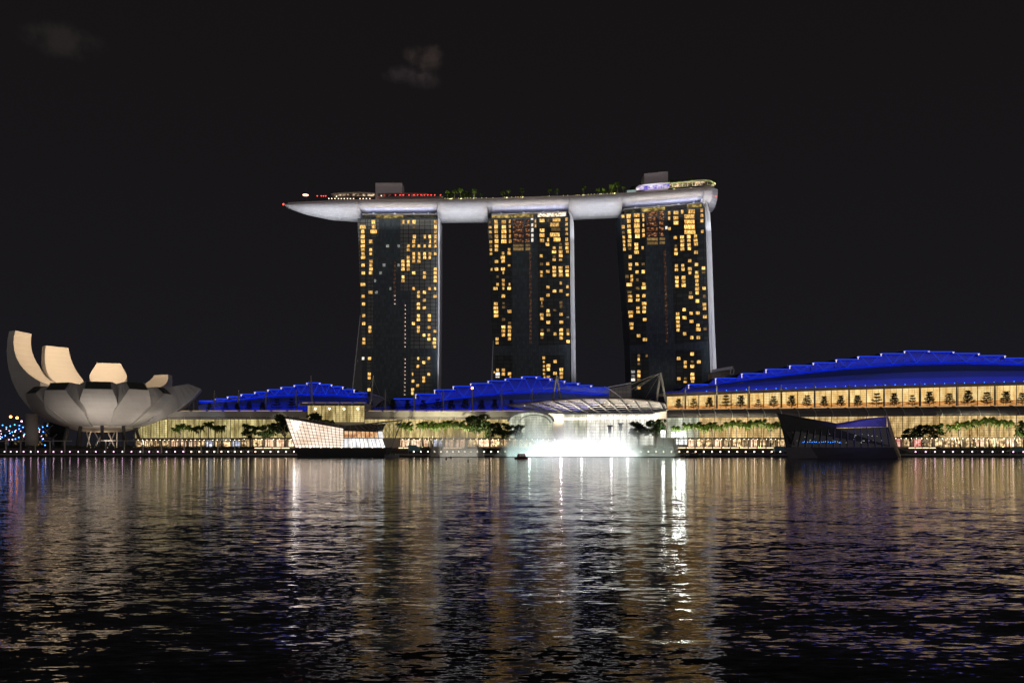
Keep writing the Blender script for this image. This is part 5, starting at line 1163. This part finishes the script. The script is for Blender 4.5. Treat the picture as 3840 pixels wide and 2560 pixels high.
def pavilion_dark():
    t = thing('dark_pavilion', 'unlit black faceted glass pavilion with a blue tinted roof facet in the water', 'pavilion', P(3150, 1719, 412))
    Y = 412
    apex, lb_, mid, pk, rb_ = P(2915, 1548, Y-2), P(2954, 1719, Y-1), P(3137, 1586, Y+2), P(3325, 1561, Y+3), P(3371, 1714, Y+6)
    m = MB()         # solid base
    m.hexa([P(2957, 1722, Y-1), P(3369, 1718, Y+5), P(3369, 1718, Y+34), P(2957, 1722, Y+34), P(2945, 1676, Y-1.4), P(3352, 1676, Y+4), P(3352, 1676, Y+34), P(2945, 1676, Y+34)]); m.build('hull', M['basegrey'], t)
    m = MB(); m.prism([P(2946, 1677, Y-2.2), P(3040, 1677, Y-1.2), P(3068, 1717, Y-1.0), P(2957, 1720, Y-2.0)], (0, .3, 0)); m.build('pale_facet', M['facet'], t)
    # glass walls
    m = MB(); m.prism([P(2955, 1675.5, Y+.5), P(3351, 1675.5, Y+4), P(3331, 1600, Y+4), P(3137, 1606, Y+2), P(2960, 1612, Y+1.2)], (0, .6, 0)); gl = m.build('glass_front', M['darkglass'], t)
    k = MB()
    for i in range(15):
        f = i/14; k.bar(P(2985+(3325-2985)*f, 1609-f*8, Y+.6+f*3.2), P(2976+(3346-2976)*f-8, 1675, Y+.2+f*3.4), .36)
    k.build('fins', M['louvre_dark'], gl)
    rr = random.Random(2); k = MB()
    for x in seq(3010, 3150, 16): k.ball(P(x+rr.uniform(-2, 2), 1657+rr.uniform(-2, 1), Y+.2), .12, 5, 4)
    k.build('blue_lights', M['lamp_blue'], gl)
    k = MB()
    for _ in range(26): k.ball(P(rr.uniform(2980, 3320), rr.uniform(1625, 1662), Y+1+rr.random()), rr.uniform(.06, .16), 5, 4)
    k.build('room_lights', M['lamp_soft'], gl)
    # folded roof: left sail and right sail
    m = MB(); a, b_, c_, d_ = apex, mid, P(3137, 1607, Y+1.2), P(2944, 1615, Y-.8)
    m.prism([a, d_, c_, b_], (0, 2, 0)); m.add([a, b_, b_+Vector((0, 26, 1)), a+Vector((15, 26, -2))], [(0, 1, 2, 3)]); m.build('left_sail', M['sail'], t)
    m = MB(); m.prism([a+Vector((0, .02, 0)), d_+Vector((0, .02, 0)), lb_+Vector((0, .02, 0)), P(2962, 1676, Y)], (.6, .6, 0)); m.prism([d_, P(2962, 1676, Y+1), P(2985, 1676, Y+1), P(2970, 1614, Y+1)], (0, .5, 0)); m.build('left_edge', M['sail'], t)
    m = MB(); q = [P(3098, 1604, Y+1.5), P(3325, 1600, Y+3.2), P(3325, 1561, Y+6), P(3137, 1586, Y+7)]
    m.prism(q, (0, .6, 0)); m.add([q[2], q[3], q[3]+Vector((0, 24, -1)), q[2]+Vector((0, 24, 0))], [(0, 1, 2, 3)]); m.build('right_sail', M['sailblue'], t)
    m = MB(); m.prism([P(3325, 1561, Y+6), P(3330, 1600, Y+3.4), P(3352, 1676, Y+4.2), P(3374, 1713, Y+6), P(3376, 1713, Y+10), P(3328, 1561, Y+10)], (.5, .2, 0)); m.build('right_edge', M['edge'], t)
    m = MB(); m.prism([P(3353, 1681, Y+4), P(3357, 1681, Y+4.2), P(3376, 1712, Y+6), P(3367, 1714, Y+5.6)], (0, .4, 0)); m.build('gold_edge', M['edge'], t)
    area('roof_blue_wash', P(3260, 1560, Y+2)+Vector((0, -14, 16)), P(3235, 1585, Y+5), 20, 2, 1100, (.16, .14, 1.0), 80)
M['basegrey'] = paint('charcoal_cladding', (.045, .04, .046), .6, var=.15, scale=.1)
M['facet'] = paint('pale_grey_cladding', (.13, .12, .145), .6, var=.1, scale=.1)
M['sail'] = panels('black_roof_shingles', (.022, .022, .022), (.012, .012, .012), 2, 1.2, .5, .06, offset=.5)
M['sailblue'] = panels('grey_roof_shingles', (.16, .15, .2), (.08, .08, .1), 2, 1.2, .45, .06, offset=.5)
M['edge'] = paint('bronze_edge', (.30, .24, .14), .4, var=.2)
M['lamp_soft'] = emit('dim_room_bulb', (.9, .8, .7), 1.6)
pavilion_dark()

# ------------------------------------------------------------------ far bridge at the left edge
def bridge():
    Y = 640; t = thing('lattice_footbridge', 'far steel footbridge wrapped in blue lights beside the lotus building', 'bridge', P(60, 1660, Y))
    ax0, ax1 = -140, 200
    def ctr(f): return P(ax0+(ax1-ax0)*f, 1632-10*math.sin(f*2.6), Y+f*26)
    for s in range(4):
        m = MB(); m.tube([ctr(f)+Vector((0, 5.6*math.cos(f*11+s*math.pi/2), 6.4*math.sin(f*11+s*math.pi/2))) for f in [i/70 for i in range(71)]], .2, 5); m.build('spiral_tube', M['grey'], t)
    m = MB(); m.loft([[ctr(i/12)+Vector((0, -3, -3.6)), ctr(i/12)+Vector((0, 3, -3.6)), ctr(i/12)+Vector((0, 3, -3)), ctr(i/12)+Vector((0, -3, -3))] for i in range(13)], True); m.build('walkway', M['deck'], t)
    for i in range(0, 13, 3):
        p = ctr(i/12); m = MB(); m.tube([(p.x, p.y, -1), (p.x, p.y, p.z-3.5)], .7, 8); m.build('pier', M['grey'], t)
    pts = [(5,1290),(28,1143),(22,1273),(58,1255),(70,1166),(112,1153),(160,1138),(108,1230),(135,1218),(165,1208),(208,1184),(212,1146),(250,1165),(205,1275),(168,1293),(290,1157),(342,1142),(268,1240),(310,1222),(345,1205),(388,1186),(418,1175),(375,1282),(465,1163),(515,1150),(472,1215),(465,1295),(330,1300),(490,1360)]
    for i, (u, v) in enumerate(pts):
        m = MB(); p = P(u/2.904, 1200+v/2.904, Y-6+10*rng.random()); m.ball(p, .42, 7, 5); m.build('blue_light', M['lamp_blue'], t)
    rr = random.Random(5); m = MB()
    for _ in range(26): m.ball(P(rr.uniform(0, 165), rr.uniform(1605, 1650), Y-4), .32, 5, 4)
    m.build('handrail_lights', M['lamp_lilac'], t)
bridge()
for i, (fx, fy, mt, lb_) in enumerate(((40, 1562, 'lamp_orange', 'leftmost orange street lamp above the blue lit footbridge'), (64, 1566, 'lamp_orange', 'second orange street lamp above the blue lit footbridge'), (81, 1579, 'lamp_lilac', 'smaller lilac street lamp above the blue lit footbridge'), (103, 1583, 'lamp_lilac', 'larger lilac street lamp nearest the lotus building'))):
    p = P(fx, fy, 640+i*6); t = thing('street_lamp', lb_, 'lamp', (p.x, p.y, ZP), 'street lamps beyond the footbridge')
    m = MB(); m.tube([(p.x, p.y, ZP), p], .16, 5); m.build('post', M['dark'], t)
    m = MB(); m.ball(p, .95 if i != 2 else .6, 8, 6); m.build('lamp_head', M[mt], t)
# low far city blocks behind the footbridge
for i, (x0, x1, tp) in enumerate(((-60, 40, 1622), (45, 95, 1628), (100, 160, 1634), (163, 186, 1582))):
    t = thing('far_building', ('low dark far block behind the footbridge at the picture edge', 'low dark far block behind the footbridge, second from the picture edge', 'lowest dark far block behind the footbridge', 'slim pale far block beside the lotus lift tower')[i], 'building', P((x0+x1)/2, 1676, 720))
    m = MB(); a = P(x0, tp, 720); b_ = P(x1, tp, 720); m.box(a.x, b_.x, 720, 745, ZP, a.z); m.build('block', M['baydark'], t)
    m = MB(); rr = random.Random(i)
    for _ in range(int((x1-x0)/5)): u = rr.uniform(x0+3, x1-3); v = rr.uniform(tp+4, 1668); m.box(P(u, 0, 720).x, P(u, 0, 720).x+1.1, 719.8, 719.95, P(0, v, 720).z, P(0, v, 720).z+1.0)
    m.build('lit_windows', M['win_dim'], t)

# ------------------------------------------------------------------ promenade furniture
def pergola(fx0, fx1, fy, Y, posts, label):
    t = thing('pergola', label, 'pergola', P((fx0+fx1)/2, 1692, Y))
    m = MB(); m.hexa([P(fx0, fy+2, Y), P(fx1, fy+2, Y), P(fx1, fy+2, Y+4), P(fx0, fy+2, Y+4), P(fx0, fy-1.2, Y), P(fx1, fy-1.2, Y), P(fx1, fy-1.2, Y+4), P(fx0, fy-1.2, Y+4)]); m.build('roof', M['cream'], t)
    for i in range(posts):
        x = fx0+(fx1-fx0)*(i+.5)/posts; p = P(x, fy, Y+1); m = MB(); m.bar((p.x, Y+1, ZB), p, .55); m.build('post', M['cream'], t)
pergola(-60, 270, 1652, 512, 6, 'long pale pergola below the blue lit footbridge')
pergola(362, 640, 1651, 512, 4, 'long pale pergola in front of the lotus columns')
pergola(660, 912, 1652, 513, 4, 'long pale pergola in front of the dark palms')
def railing(fx0, fx1, label):
    Y = 511; t = thing('railing', label, 'railing', P((fx0+fx1)/2, 1690, Y)); m = MB()
    for x in seq(fx0, fx1, int((fx1-fx0)/11)): m.bar((P(x, 0, Y).x, Y, ZB), (P(x, 0, Y).x, Y, ZB+1.5), .1)
    m.build('balusters', M['grey'], t); m = MB(); m.bar((P(fx0, 0, Y).x, Y, ZB+1.5), (P(fx1, 0, Y).x, Y, ZB+1.5), .14); m.bar((P(fx0, 0, Y).x, Y, ZB+.9), (P(fx1, 0, Y).x, Y, ZB+.9), .08); m.build('top_rail', M['grey'], t)
railing(-60, 640, 'long thin metal railing on the quay below the lotus building')
railing(660, 1090, 'thin metal railing on the quay before the dark palms')
railing(3400, 3900, 'thin metal railing on the quay beyond the black pavilion')
hedge('hedge', -60, 630, 523, ZP, ZP+2.2, 2.5, 'long dark hedge in front of the lotus columns')
hedge('hedge', 640, 1010, 523, ZP, ZP+1.8, 2.5, 'dark hedge under the row of dark palms')
hedge('hedge', 1490, 1610, 522.6, ZP-1, ZP+1.6, 2.5, 'green hedge at the foot of the palms beside the glowing pavilion')
hedge('hedge', 1795, 1858, 521.4, ZB+.3, ZP+2.8, .5, 'dark leafy mass standing in for the crowd between the two clouds of mist', 'darkleaf')  # leaf mass put in place of the crowd
hedge('hedge', 2535, 2960, 522.6, ZP, ZP+1.4, 2, 'long clipped hedge below the uplit palms before the black pavilion')
hedge('hedge', 2590, 2760, 520.9, ZB+.6, ZP-.6, .8, 'low uplit bed of grasses above the quay before the black pavilion')
hedge('hedge', 3400, 3530, 522.6, ZP, ZP+2.0, 2, 'rounded hedge under the broad tree beyond the black pavilion')
hedge('hedge', 3640, 3900, 522.6, ZP, ZP+1.5, 2, 'clipped hedge below the farthest palms')
def step_lights(fx0, fx1, fy, n, label):
    Y = 521.6; t = thing('step_lights', label, 'light strip', P((fx0+fx1)/2, fy, Y)); w = (fx1-fx0)/n
    for i in range(n):
        m = MB(); p = P(fx0+i*w, fy, Y); q = P(fx0+(i+.86)*w, fy, Y); m.bar(p, q, .3, .42); m.build('strip', M['strip_warm'], t)
step_lights(2542, 2908, 1678.3, 11, 'row of warm light strips above the quay before the black pavilion')
step_lights(3408, 3512, 1678.6, 4, 'short row of warm light strips beyond the black pavilion')
step_lights(955, 1090, 1679, 4, 'row of warm light strips beside the glowing pavilion')
step_lights(1495, 1535, 1678.6, 2, 'shortest pair of warm light strips right of the glowing pavilion')
step_lights(1664, 1735, 1678.6, 3, 'row of faint warm light strips inside the left mist dome')
def tent(fx0, fx1, fy0, fy1, Y, label, slope):
    t = thing('jetty_canopy', label, 'canopy', P((fx0+fx1)/2, fy1, Y)); m = MB()
    a, b_ = P(fx0, fy1, Y), P(fx1, fy1, Y); r = P(fx0+(fx1-fx0)*slope, fy0, Y+2)
    m.add([a, b_, r+Vector((2.2, 0, 0)), r-Vector((2.2, 0, 0)), a+Vector((0, 5, 0)), b_+Vector((0, 5, 0)), r+Vector((2.2, 2, 0)), r+Vector((-2.2, 2, 0))], [(0,1,2,3),(4,7,6,5),(3,2,6,7),(0,3,7,4),(1,5,6,2)])
    m.build('roof', M['teal'], t)
    for x in seq(fx0, fx1, 3): m = MB(); p = P(x, fy1, Y+.3); m.bar((p.x, p.y, .3), p, .25); m.build('post', M['grey'], t)
    m = MB(); m.box(a.x-1, b_.x+1, Y-1, Y+6, .1, .7); m.build('pontoon', M['dark'], t)
tent(1531, 1580, 1668, 1690, 497, 'teal folded jetty canopy beside the glowing pavilion', .28)
tent(2905, 2952, 1673, 1692, 497, 'teal folded jetty canopy touching the left side of the black pavilion', .35)
tent(3788, 3868, 1674, 1692, 494, 'teal folded jetty canopy at the far end of the quay', .6)
gw = thing('gangway', 'sloping railed gangway beside the gold edge of the black pavilion', 'gangway', P(3380, 1700, 495))
m = MB(); m.bar(P(3358, 1676, 496), P(3418, 1697, 496), 2.2, .3); m.build('ramp', M['grey'], gw)
m = MB(); m.bar(P(3358, 1670, 494.8), P(3418, 1691, 494.8), .14); [m.bar(P(3358+i*10, 1670+i*3.5, 494.8), P(3358+i*10, 1677+i*3.5, 494.8), .1) for i in range(7)]; m.build('handrail', M['grey'], gw)
# boats
M['boatwin'] = emit('boat_window', (.5, .42, .34), .35)
def boat(name, label, fx, fyw, L_, hh, cab, mat, cabmat, Y, win='darkglass'):
    p = P(fx, 1680, Y); t = thing(name, label, 'boat', (p.x, Y, 0)); m = MB(); secs = []
    for f, w, z in ((0, .5, hh*.9), (.12, 1.2, hh*.8), (.5, 1.5, hh*.72), (.85, 1.1, hh*.85), (1, .12, hh*1.15)):
        x = p.x+(f-.5)*L_; secs.append([(x, Y-w, z), (x, Y-w*.75, -.3), (x, Y+w*.75, -.3), (x, Y+w, z)])
    m.loft(secs, True); m.build('hull', mat, t)
    x0, x1 = p.x-L_*cab[0], p.x+L_*cab[1]; z0, z1 = hh*.72, hh*.72+cab[2]
    m = MB(); m.hexa([(x0, Y-1.1, z0), (x1, Y-1.1, z0), (x1, Y+1.1, z0), (x0, Y+1.1, z0), (x0+.7, Y-.9, z1), (x1-.5, Y-.9, z1), (x1-.5, Y+.9, z1), (x0+.7, Y+.9, z1)]); m.build('cabin', cabmat, t)
    m = MB(); zc = (z0+z1)/2; m.box(x0+(x1-x0)*.32, x0+(x1-x0)*.52, Y-1.16, Y-1.02, zc-.25, zc+.5); m.box(x0+(x1-x0)*.6, x0+(x1-x0)*.82, Y-1.16, Y-1.02, zc-.25, zc+.5); m.build('cabin_window', M[win], t)
    m = MB(); m.tube([(x0+1, Y, z1), (x0+1, Y, z1+.8)], .05, 5); m.build('mast', M['grey'], t)
boat('bumboat', 'small maroon bumboat on the water in front of the bright fountain', 1955, 1719, 6.6, .9, (.36, .34, 1.7), M['boat'], M['boat'], 420, 'boatwin')
boat('launch', 'small grey launch moored beside the glowing pavilion', 1470, 1713, 8, 1.6, (.2, .3, .9), M['boatgrey'], M['boatgrey'], 478)
boat('ferry', 'low dark ferry moored right of the fountain mist', 2600, 1714, 9.5, 1.4, (.3, .3, 1.2), M['dark'], M['dark'], 474)
for i, (fx, fy, Y, lb_) in enumerate(((1690, 1713, 462, 'larger dark mooring buoy in the left mist'), (1673, 1722, 392, 'small dark mooring buoy left of the maroon bumboat'), (1755, 1728, 340, 'thin dark pole buoy between mist dome and maroon bumboat'))):
    p = P(fx, 1680, Y); t = thing('buoy', lb_, 'buoy', (p.x, Y, 0)); m = MB(); m.ball((p.x, Y, .2), .55-.12*i, 8, 6, .7); m.build('float', M['dark'], t)
    m = MB(); m.tube([(p.x, Y, .3), (p.x, Y, 1.3)], .07, 5); m.build('pole', M['dark'], t)

# ------------------------------------------------------------------ planting
PAL = []
def palms_at(lst, Y, base_z, lab, group, top=None):
    for i, (fx, ft) in enumerate(lst):
        k = rng.randrange(4); y = Y+rng.uniform(-1.5, 1.5); p = P(fx, ft+rng.uniform(-6, 5), y); h = p.z-base_z
        sc = h/12.4; n = len(lst)
        place(palms, palm_used, k, (p.x, y, base_z), sc, rng.uniform(-.6, .6), lab.format(ORD[i+1]), group)
palms_at([(658,1598),(677,1590),(702,1594),(724,1593),(752,1596),(783,1592),(806,1594),(832,1600)], 530, ZP, '{} dark palm counted from the lotus building', 'dark unlit palms before the theatre wing')
palms_at([(1505,1592),(1521,1588),(1536,1590),(1576,1586),(1588,1584),(1606,1580),(1622,1579),(1642,1580),(1660,1583),(1680,1584),(1702,1585),(1722,1584),(1744,1585)], 530, ZP, '{} uplit palm counted from the glowing pavilion', 'uplit palms before the casino wing')
palms_at([2500+x/3.36 for x in ()] and [] or [(2533,1592),(2578,1583),(2605,1586),(2610,1590),(2637,1584),(2642,1588),(2667,1584),(2672,1588),(2698,1588),(2731,1584),(2762,1580),(2793,1577),(2826,1578),(2857,1576),(2888,1584),(2925,1586)], 531, ZP, '{} uplit palm counted rightward from the fountain mist', 'uplit palms between fountain and black pavilion')
palms_at([(3566,1583),(3602,1577),(3637,1578),(3673,1574),(3710,1576),(3747,1577),(3785,1574),(3842,1582)], 531, ZP, '{} uplit palm counted from the broad tree beyond the black pavilion', 'uplit palms beyond the black pavilion')
for a, b_, n, pw in ((1500, 1745, 7, 21000), (2560, 2930, 11, 23000), (3560, 3845, 8, 21000)):
    for i in range(n):
        x = a+(b_-a)*(i+.5)/n; p = P(x, 0, 525); spot('palm_uplight', (p.x, 522.8, ZP+.4), (p.x, 531.5, ZP+11.5), pw, (1.0, .93, .62), 75, .3)
bt = [make_tree(11, 14, 5.2, M['leaf']), make_tree(12, 13, 4.6, M['leaf'], clumps=20, leaves=70), make_tree(13, 15, 6.2, M['darkleaf'], flat=.6, clumps=34)]
bu = [False]*3
for fx, ft, Y, k, lab in ((938, 1584, 534, 1, 'slender round tree nearest the dark palms'), (1003, 1586, 533, 0, 'dense dark tree second from the dark palms'), (1068, 1553, 536, 2, 'tall dark tree directly behind the pointed corner of the glowing pavilion'),
    (1165, 1545, 540, 2, 'widest dark tree above the roof of the glowing pavilion'), (1215, 1560, 541, 1, 'smaller tree right of the widest one above the glowing pavilion'), (1790, 1548, 534, 0, 'tall green uplit tree right of the palms near the left mist dome'),
    (1838, 1574, 534, 1, 'slender tree next to the tall green one between the mists'), (1888, 1582, 536, 0, 'pale tree veiled by the edge of the bright mist'), (1945, 1585, 536, 1, 'tree mostly hidden in the bright mist by the arched entrance'),
    (2395, 1580, 536, 2, 'wide grey tree veiled by the right side of the mist'), (2460, 1566, 537, 0, 'dark round tree standing clear above the right end of the mist'), (3412, 1602, 533, 0, 'dark rounded tree nearest the black pavilion edge'), (3462, 1590, 533, 2, 'broad dark tree beyond the black pavilion'), (3508, 1582, 536, 1, 'thin open tree between broad tree and far palms'), (3838, 1590, 530, 0, 'dark tree at the right picture edge')):
    p = P(fx, ft, Y); h = (14, 13, 15)[k]; s_ = (p.z-ZP)/h
    if k == 2 and fx > 3400: s_ *= 1.0
    place(bt, bu, k, (p.x, Y, ZP), s_, rng.random()*6, lab, None)
for fx, pw in ((1790, 26000), (1005, 6000), (3470, 5000)):
    p = P(fx, 0, 528); spot('tree_uplight', (p.x, 527, ZP+.3), (p.x, 534, ZP+11), pw, (1.0, .95, .7), 95, .3)
tt = [make_tier_tree(21, 5), make_tier_tree(22, 6), make_tier_tree(23, 4), make_tier_tree(24, 6, r0=3.0)]; tu = [False]*4
right = [2500+x/3.36 for x in (150, 345, 540, 750, 935, 1155, 1345, 1575, 1770, 1985, 2195)]+[3140+x/3.36 for x in (255, 495, 715, 945, 1160, 1410, 1645, 1885, 2125, 2330)]
rtop = [1280+v/3.36 for v in (715, 715, 695, 668, 670, 725, 685, 672, 672, 680, 670, 670, 645, 640, 668, 622, 648, 605, 632, 618, 640)]
for i, (fx, ft) in enumerate(zip(right, rtop)):
    y = YMR(fx)+18; base = P(fx, lt(fx)+2.5, YMR(fx)+11).z; p = P(fx, ft, y); k = (1, 0, 1, 2, 1, 2, 0, 1, 0, 3, 3, 1, 2, 3, 2, 3, 0, 3, 0, 1, 0)[i]
    place(tt, tu, k, (p.x, y, base), (p.z-base)/9.0, rng.random()*6, (ORD[i+1] if i < 20 else 'last')+' tiered terrace tree counted rightward before the amber glass', 'tiered trees on the amber terrace')
lz = P(0, 1541, 566).z
for i, (fx, ft) in enumerate([(785,1513),(846,1511),(890,1512),(935,1508),(985,1509),(1038,1498),(1093,1497)]):
    p = P(fx, ft, 576); place(tt, tu, (0, 2, 1, 0, 1, 2, 2)[i], (p.x, 576, lz), (p.z-lz)/8.2*1.0, rng.random()*6, ORD[i+1]+' dark terrace tree counted rightward before the smallest blue roof', 'dark terrace trees before the smallest blue roof')
for i, (fx, ft) in enumerate([(1474,1500),(1528,1500),(1588,1502),(1641,1498),(1692,1502),(1745,1498),(1805,1501),(1855,1499),(1918,1502)]):
    p = P(fx, ft, 577); place(tt, tu, (1, 3, 0, 2, 1, 0, 1, 3, 0)[i], (p.x, 577, lz), (p.z-lz)/8.2, rng.random()*6, ORD[i+1]+' dark terrace tree counted rightward before the middle blue roof', 'dark terrace trees before the middle blue roof')
for i, (fx, ft) in enumerate([(1678,728),(1705,726),(1728,724),(1778,723),(1805,740),(1885,728),(1908,729),(1958,724),(2060,722),(2090,722),(2190,717),(2242,721),(2264,720),(2294,704),(2316,702),(2338,712),(2520,690),(2545,688),(2590,684),(2675,688)]):
    y = YD(fx)+5+2*(i % 3); p = P(fx, ft, y); place(palms, palm_used, i % 4, (p.x, y, ZD+.6), (p.z-ZD+1.5)/11, rng.random()*6, ORD[i+1]+' small rooftop palm counted along the deck from the pointed end', 'palms on the sky deck')
for i, (fx, ft) in enumerate([(1745,716),(1690,722),(2260,708),(2300,704),(2370,700)]):
    y = YD(fx)+22; p = P(fx, ft, y); place(bt, bu, 2, (p.x, y, ZD), (p.z-ZD)/15, rng.random()*6, ('dark rooftop tree in the middle of the left palm cluster', 'dark rooftop tree at the left end of the deck garden', 'dark rooftop tree behind the gap of the second and third tower', 'tallest dark rooftop tree near the white club', 'dark rooftop tree closest to the white club')[i], None)
for x, pw in ((1690, 2600), (1730, 2200), (1775, 2200), (1900, 1600), (1960, 1200), (2075, 1500), (2190, 1400), (2253, 1400), (2305, 2600), (2530, 1500), (2590, 1200), (2672, 1200)):
    spot('deck_uplight', dk(x, -1, ZD+1.5), dk(x, 8, ZD+6), pw*1.8, (.85, 1.0, .35), 130, .3)

# ------------------------------------------------------------------ fountain and its lit mist
def mist(name, label, fx, Y, size, dens, col, shape, seed, nscale=.16, aniso=0.0, sharp=(.30, .72), step=1.5):
    p = P(fx, 1680, Y); sx, sy, sz = size
    m = MB(); m.box(p.x-sx, p.x+sx, Y-sy, Y+sy, .25, sz)
    mt = bpy.data.materials.new(name); mt.use_nodes = True; nt = mt.node_tree; N = nt.nodes; L = nt.links; N.clear()
    out = N.new('ShaderNodeOutputMaterial'); v = N.new('ShaderNodeVolumePrincipled'); L.new(v.outputs[0], out.inputs['Volume'])
    v.inputs['Color'].default_value = rgba(col); v.inputs['Anisotropy'].default_value = aniso
    tc = N.new('ShaderNodeTexCoord'); sp = N.new('ShaderNodeSeparateXYZ'); L.new(tc.outputs['Object'], sp.inputs[0])
    nz = N.new('ShaderNodeTexNoise'); mp = N.new('ShaderNodeMapping'); L.new(tc.outputs['Object'], mp.inputs[0]); mp.inputs['Location'].default_value = (seed*13.1, seed*7.7, 0); mp.inputs['Scale'].default_value = (1, 1, .45)
    L.new(mp.outputs[0], nz.inputs[0]); nz.inputs['Scale'].default_value = nscale; nz.inputs['Detail'].default_value = 4
    def op(o_, a, b_=None):
        n = N.new('ShaderNodeMath'); n.operation = o_
        for i, x in enumerate((a, b_)):
            if x is None: continue
            if isinstance(x, (int, float)): n.inputs[i].default_value = x
            else: L.new(x, n.inputs[i])
        return n.outputs[0]
    nx = op('DIVIDE', sp.outputs['X'], sx); ny = op('DIVIDE', sp.outputs['Y'], sy); nzv = op('DIVIDE', sp.outputs['Z'], sz)
    ax = op('ABSOLUTE', nx)
    # height of the cloud top across its width, from the shape curve
    fc = N.new('ShaderNodeFloatCurve'); cu = fc.mapping.curves[0]
    for i, (a, b_) in enumerate(shape):
        if i < 2: cu.points[i].location = (a, b_)
        else: cu.points.new(a, b_)
    fc.mapping.update(); xx = op('ADD', op('MULTIPLY', nx, .5), .5); L.new(xx, fc.inputs[1])
    hgt = fc.outputs[0]
    rel = op('DIVIDE', nzv, op('MAXIMUM', hgt, .02))
    ra_ = N.new('ShaderNodeMapRange'); ra_.interpolation_type = 'SMOOTHSTEP'; L.new(op('ADD', rel, op('MULTIPLY', op('SUBTRACT', nz.outputs[0], .5), 1.5)), ra_.inputs[0]); ra_.inputs[1].default_value = 1.0; ra_.inputs[2].default_value = .35
    rb_ = N.new('ShaderNodeMapRange'); rb_.interpolation_type = 'SMOOTHSTEP'; L.new(op('ABSOLUTE', ny), rb_.inputs[0]); rb_.inputs[1].default_value = 1.0; rb_.inputs[2].default_value = .3
    rd_ = N.new('ShaderNodeMapRange'); rd_.interpolation_type = 'SMOOTHSTEP'; L.new(ax, rd_.inputs[0]); rd_.inputs[1].default_value = 1.0; rd_.inputs[2].default_value = .9
    rn = N.new('ShaderNodeMapRange'); L.new(nz.outputs[0], rn.inputs[0]); rn.inputs[1].default_value = sharp[0]; rn.inputs[2].default_value = sharp[1]; rn.inputs[3].default_value = .4
    lowd = N.new('ShaderNodeMapRange'); L.new(rel, lowd.inputs[0]); lowd.inputs[1].default_value = 0; lowd.inputs[2].default_value = 1; lowd.inputs[3].default_value = 1.3; lowd.inputs[4].default_value = 1.0
    d = op('MULTIPLY', op('MULTIPLY', ra_.outputs[0], rb_.outputs[0]), op('MULTIPLY', rn.outputs[0], lowd.outputs[0]))
    d = op('MULTIPLY', op('MULTIPLY', d, rd_.outputs[0]), dens); L.new(d, v.inputs['Density'])
    o = solo(m, name, mt, label, 'mist', (p.x, Y, 0)); o['kind'] = 'stuff'
    return o
mist('fountain_mist', 'large bright white cloud of fountain spray lit from below', 2130, 488, (43, 9.5, 26), .14, (.97, .98, .98), ((0, .02), (.05, .16), (.12, .5), (.22, .78), (.30, .98), (.40, .74), (.50, .92), (.58, .68), (.68, .84), (.78, .66), (.86, .8), (.94, .55), (1, .30)), 1, .11, 0.0, (.36, .66))
mist('fountain_mist', 'dim grey dome of fountain spray right of the glowing pavilion', 1715, 484, (15.5, 8, 19), .16, (.93, .92, .88), ((0, .25), (.12, .55), (.3, .85), (.5, .98), (.68, .82), (.85, .55), (1, .22)), 2)
mist('fountain_mist', 'grey green veil of spray at the right end of the fountain', 2462, 484, (13, 7, 18), .12, (.92, .95, .90), ((0, .9), (.25, .95), (.5, .85), (.7, .78), (.9, .70), (1, .55)), 3)
def bed(name, x0, x1, Y, wid, power, col, spread=58):
    a = P(x0, 1680, Y); b_ = P(x1, 1680, Y); d = bpy.data.lights.new(name, 'AREA'); d.shape = 'RECTANGLE'; d.size = b_.x-a.x; d.size_y = wid; d.energy = power; d.color = col; d.spread = R(spread)
    o = bpy.data.objects.new(name, d); COL.objects.link(o); o.location = ((a.x+b_.x)/2, Y, .35); o.rotation_euler = (math.pi, 0, 0)
for fx, pw, col_ in ((1925, 700, (.74, 1, .93)), (1972, 1600, (.78, 1, .95)), (2018, 2300, (.86, 1, .98)), (2062, 3000, (.96, .98, 1)), (2108, 3400, (1, .95, 1)), (2152, 2300, (.97, .97, 1)), (2198, 3500, (.96, .98, 1)), (2244, 2500, (1, .98, 1)), (2290, 3500, (.97, 1, 1)), (2334, 2200, (.95, 1, .98)), (2376, 1100, (.9, 1, .95))):
    bed('fountain_bed_light', fx-24, fx+24, 486+rng.uniform(0, 4), 9, pw*1.15, col_, 95)
bed('fountain_bed_light', 2400, 2530, 484, 9, 900, (.88, 1.0, .90))
bed('fountain_bed_light', 1650, 1790, 484, 10, 1000, (1.0, .95, .84))
for fx, pw, colr in ((1985, 260, (.80, 1.0, .93)), (2103, 700, (1.0, .86, 1.0)), (2180, 240, (.97, .96, 1.0)), (2291, 420, (1, .88, 1.0)), (2352, 160, (.95, 1.0, .96))):
    p = P(fx, 1680, 488); point('fountain_lamp', (p.x, 486, 2.0), pw, colr, .7)
for fx, pw in ((2035, 6000), (2090, 12000), (2150, 8000), (2205, 12000), (2270, 12000), (2330, 9000)):
    p = P(fx, 1680, 488); spot('fountain_beam', (p.x, 487.5, .6), (p.x+rng.uniform(-4, 4), 489, 20), pw, (.95, .98, 1.0), 70, .8, 1.0)
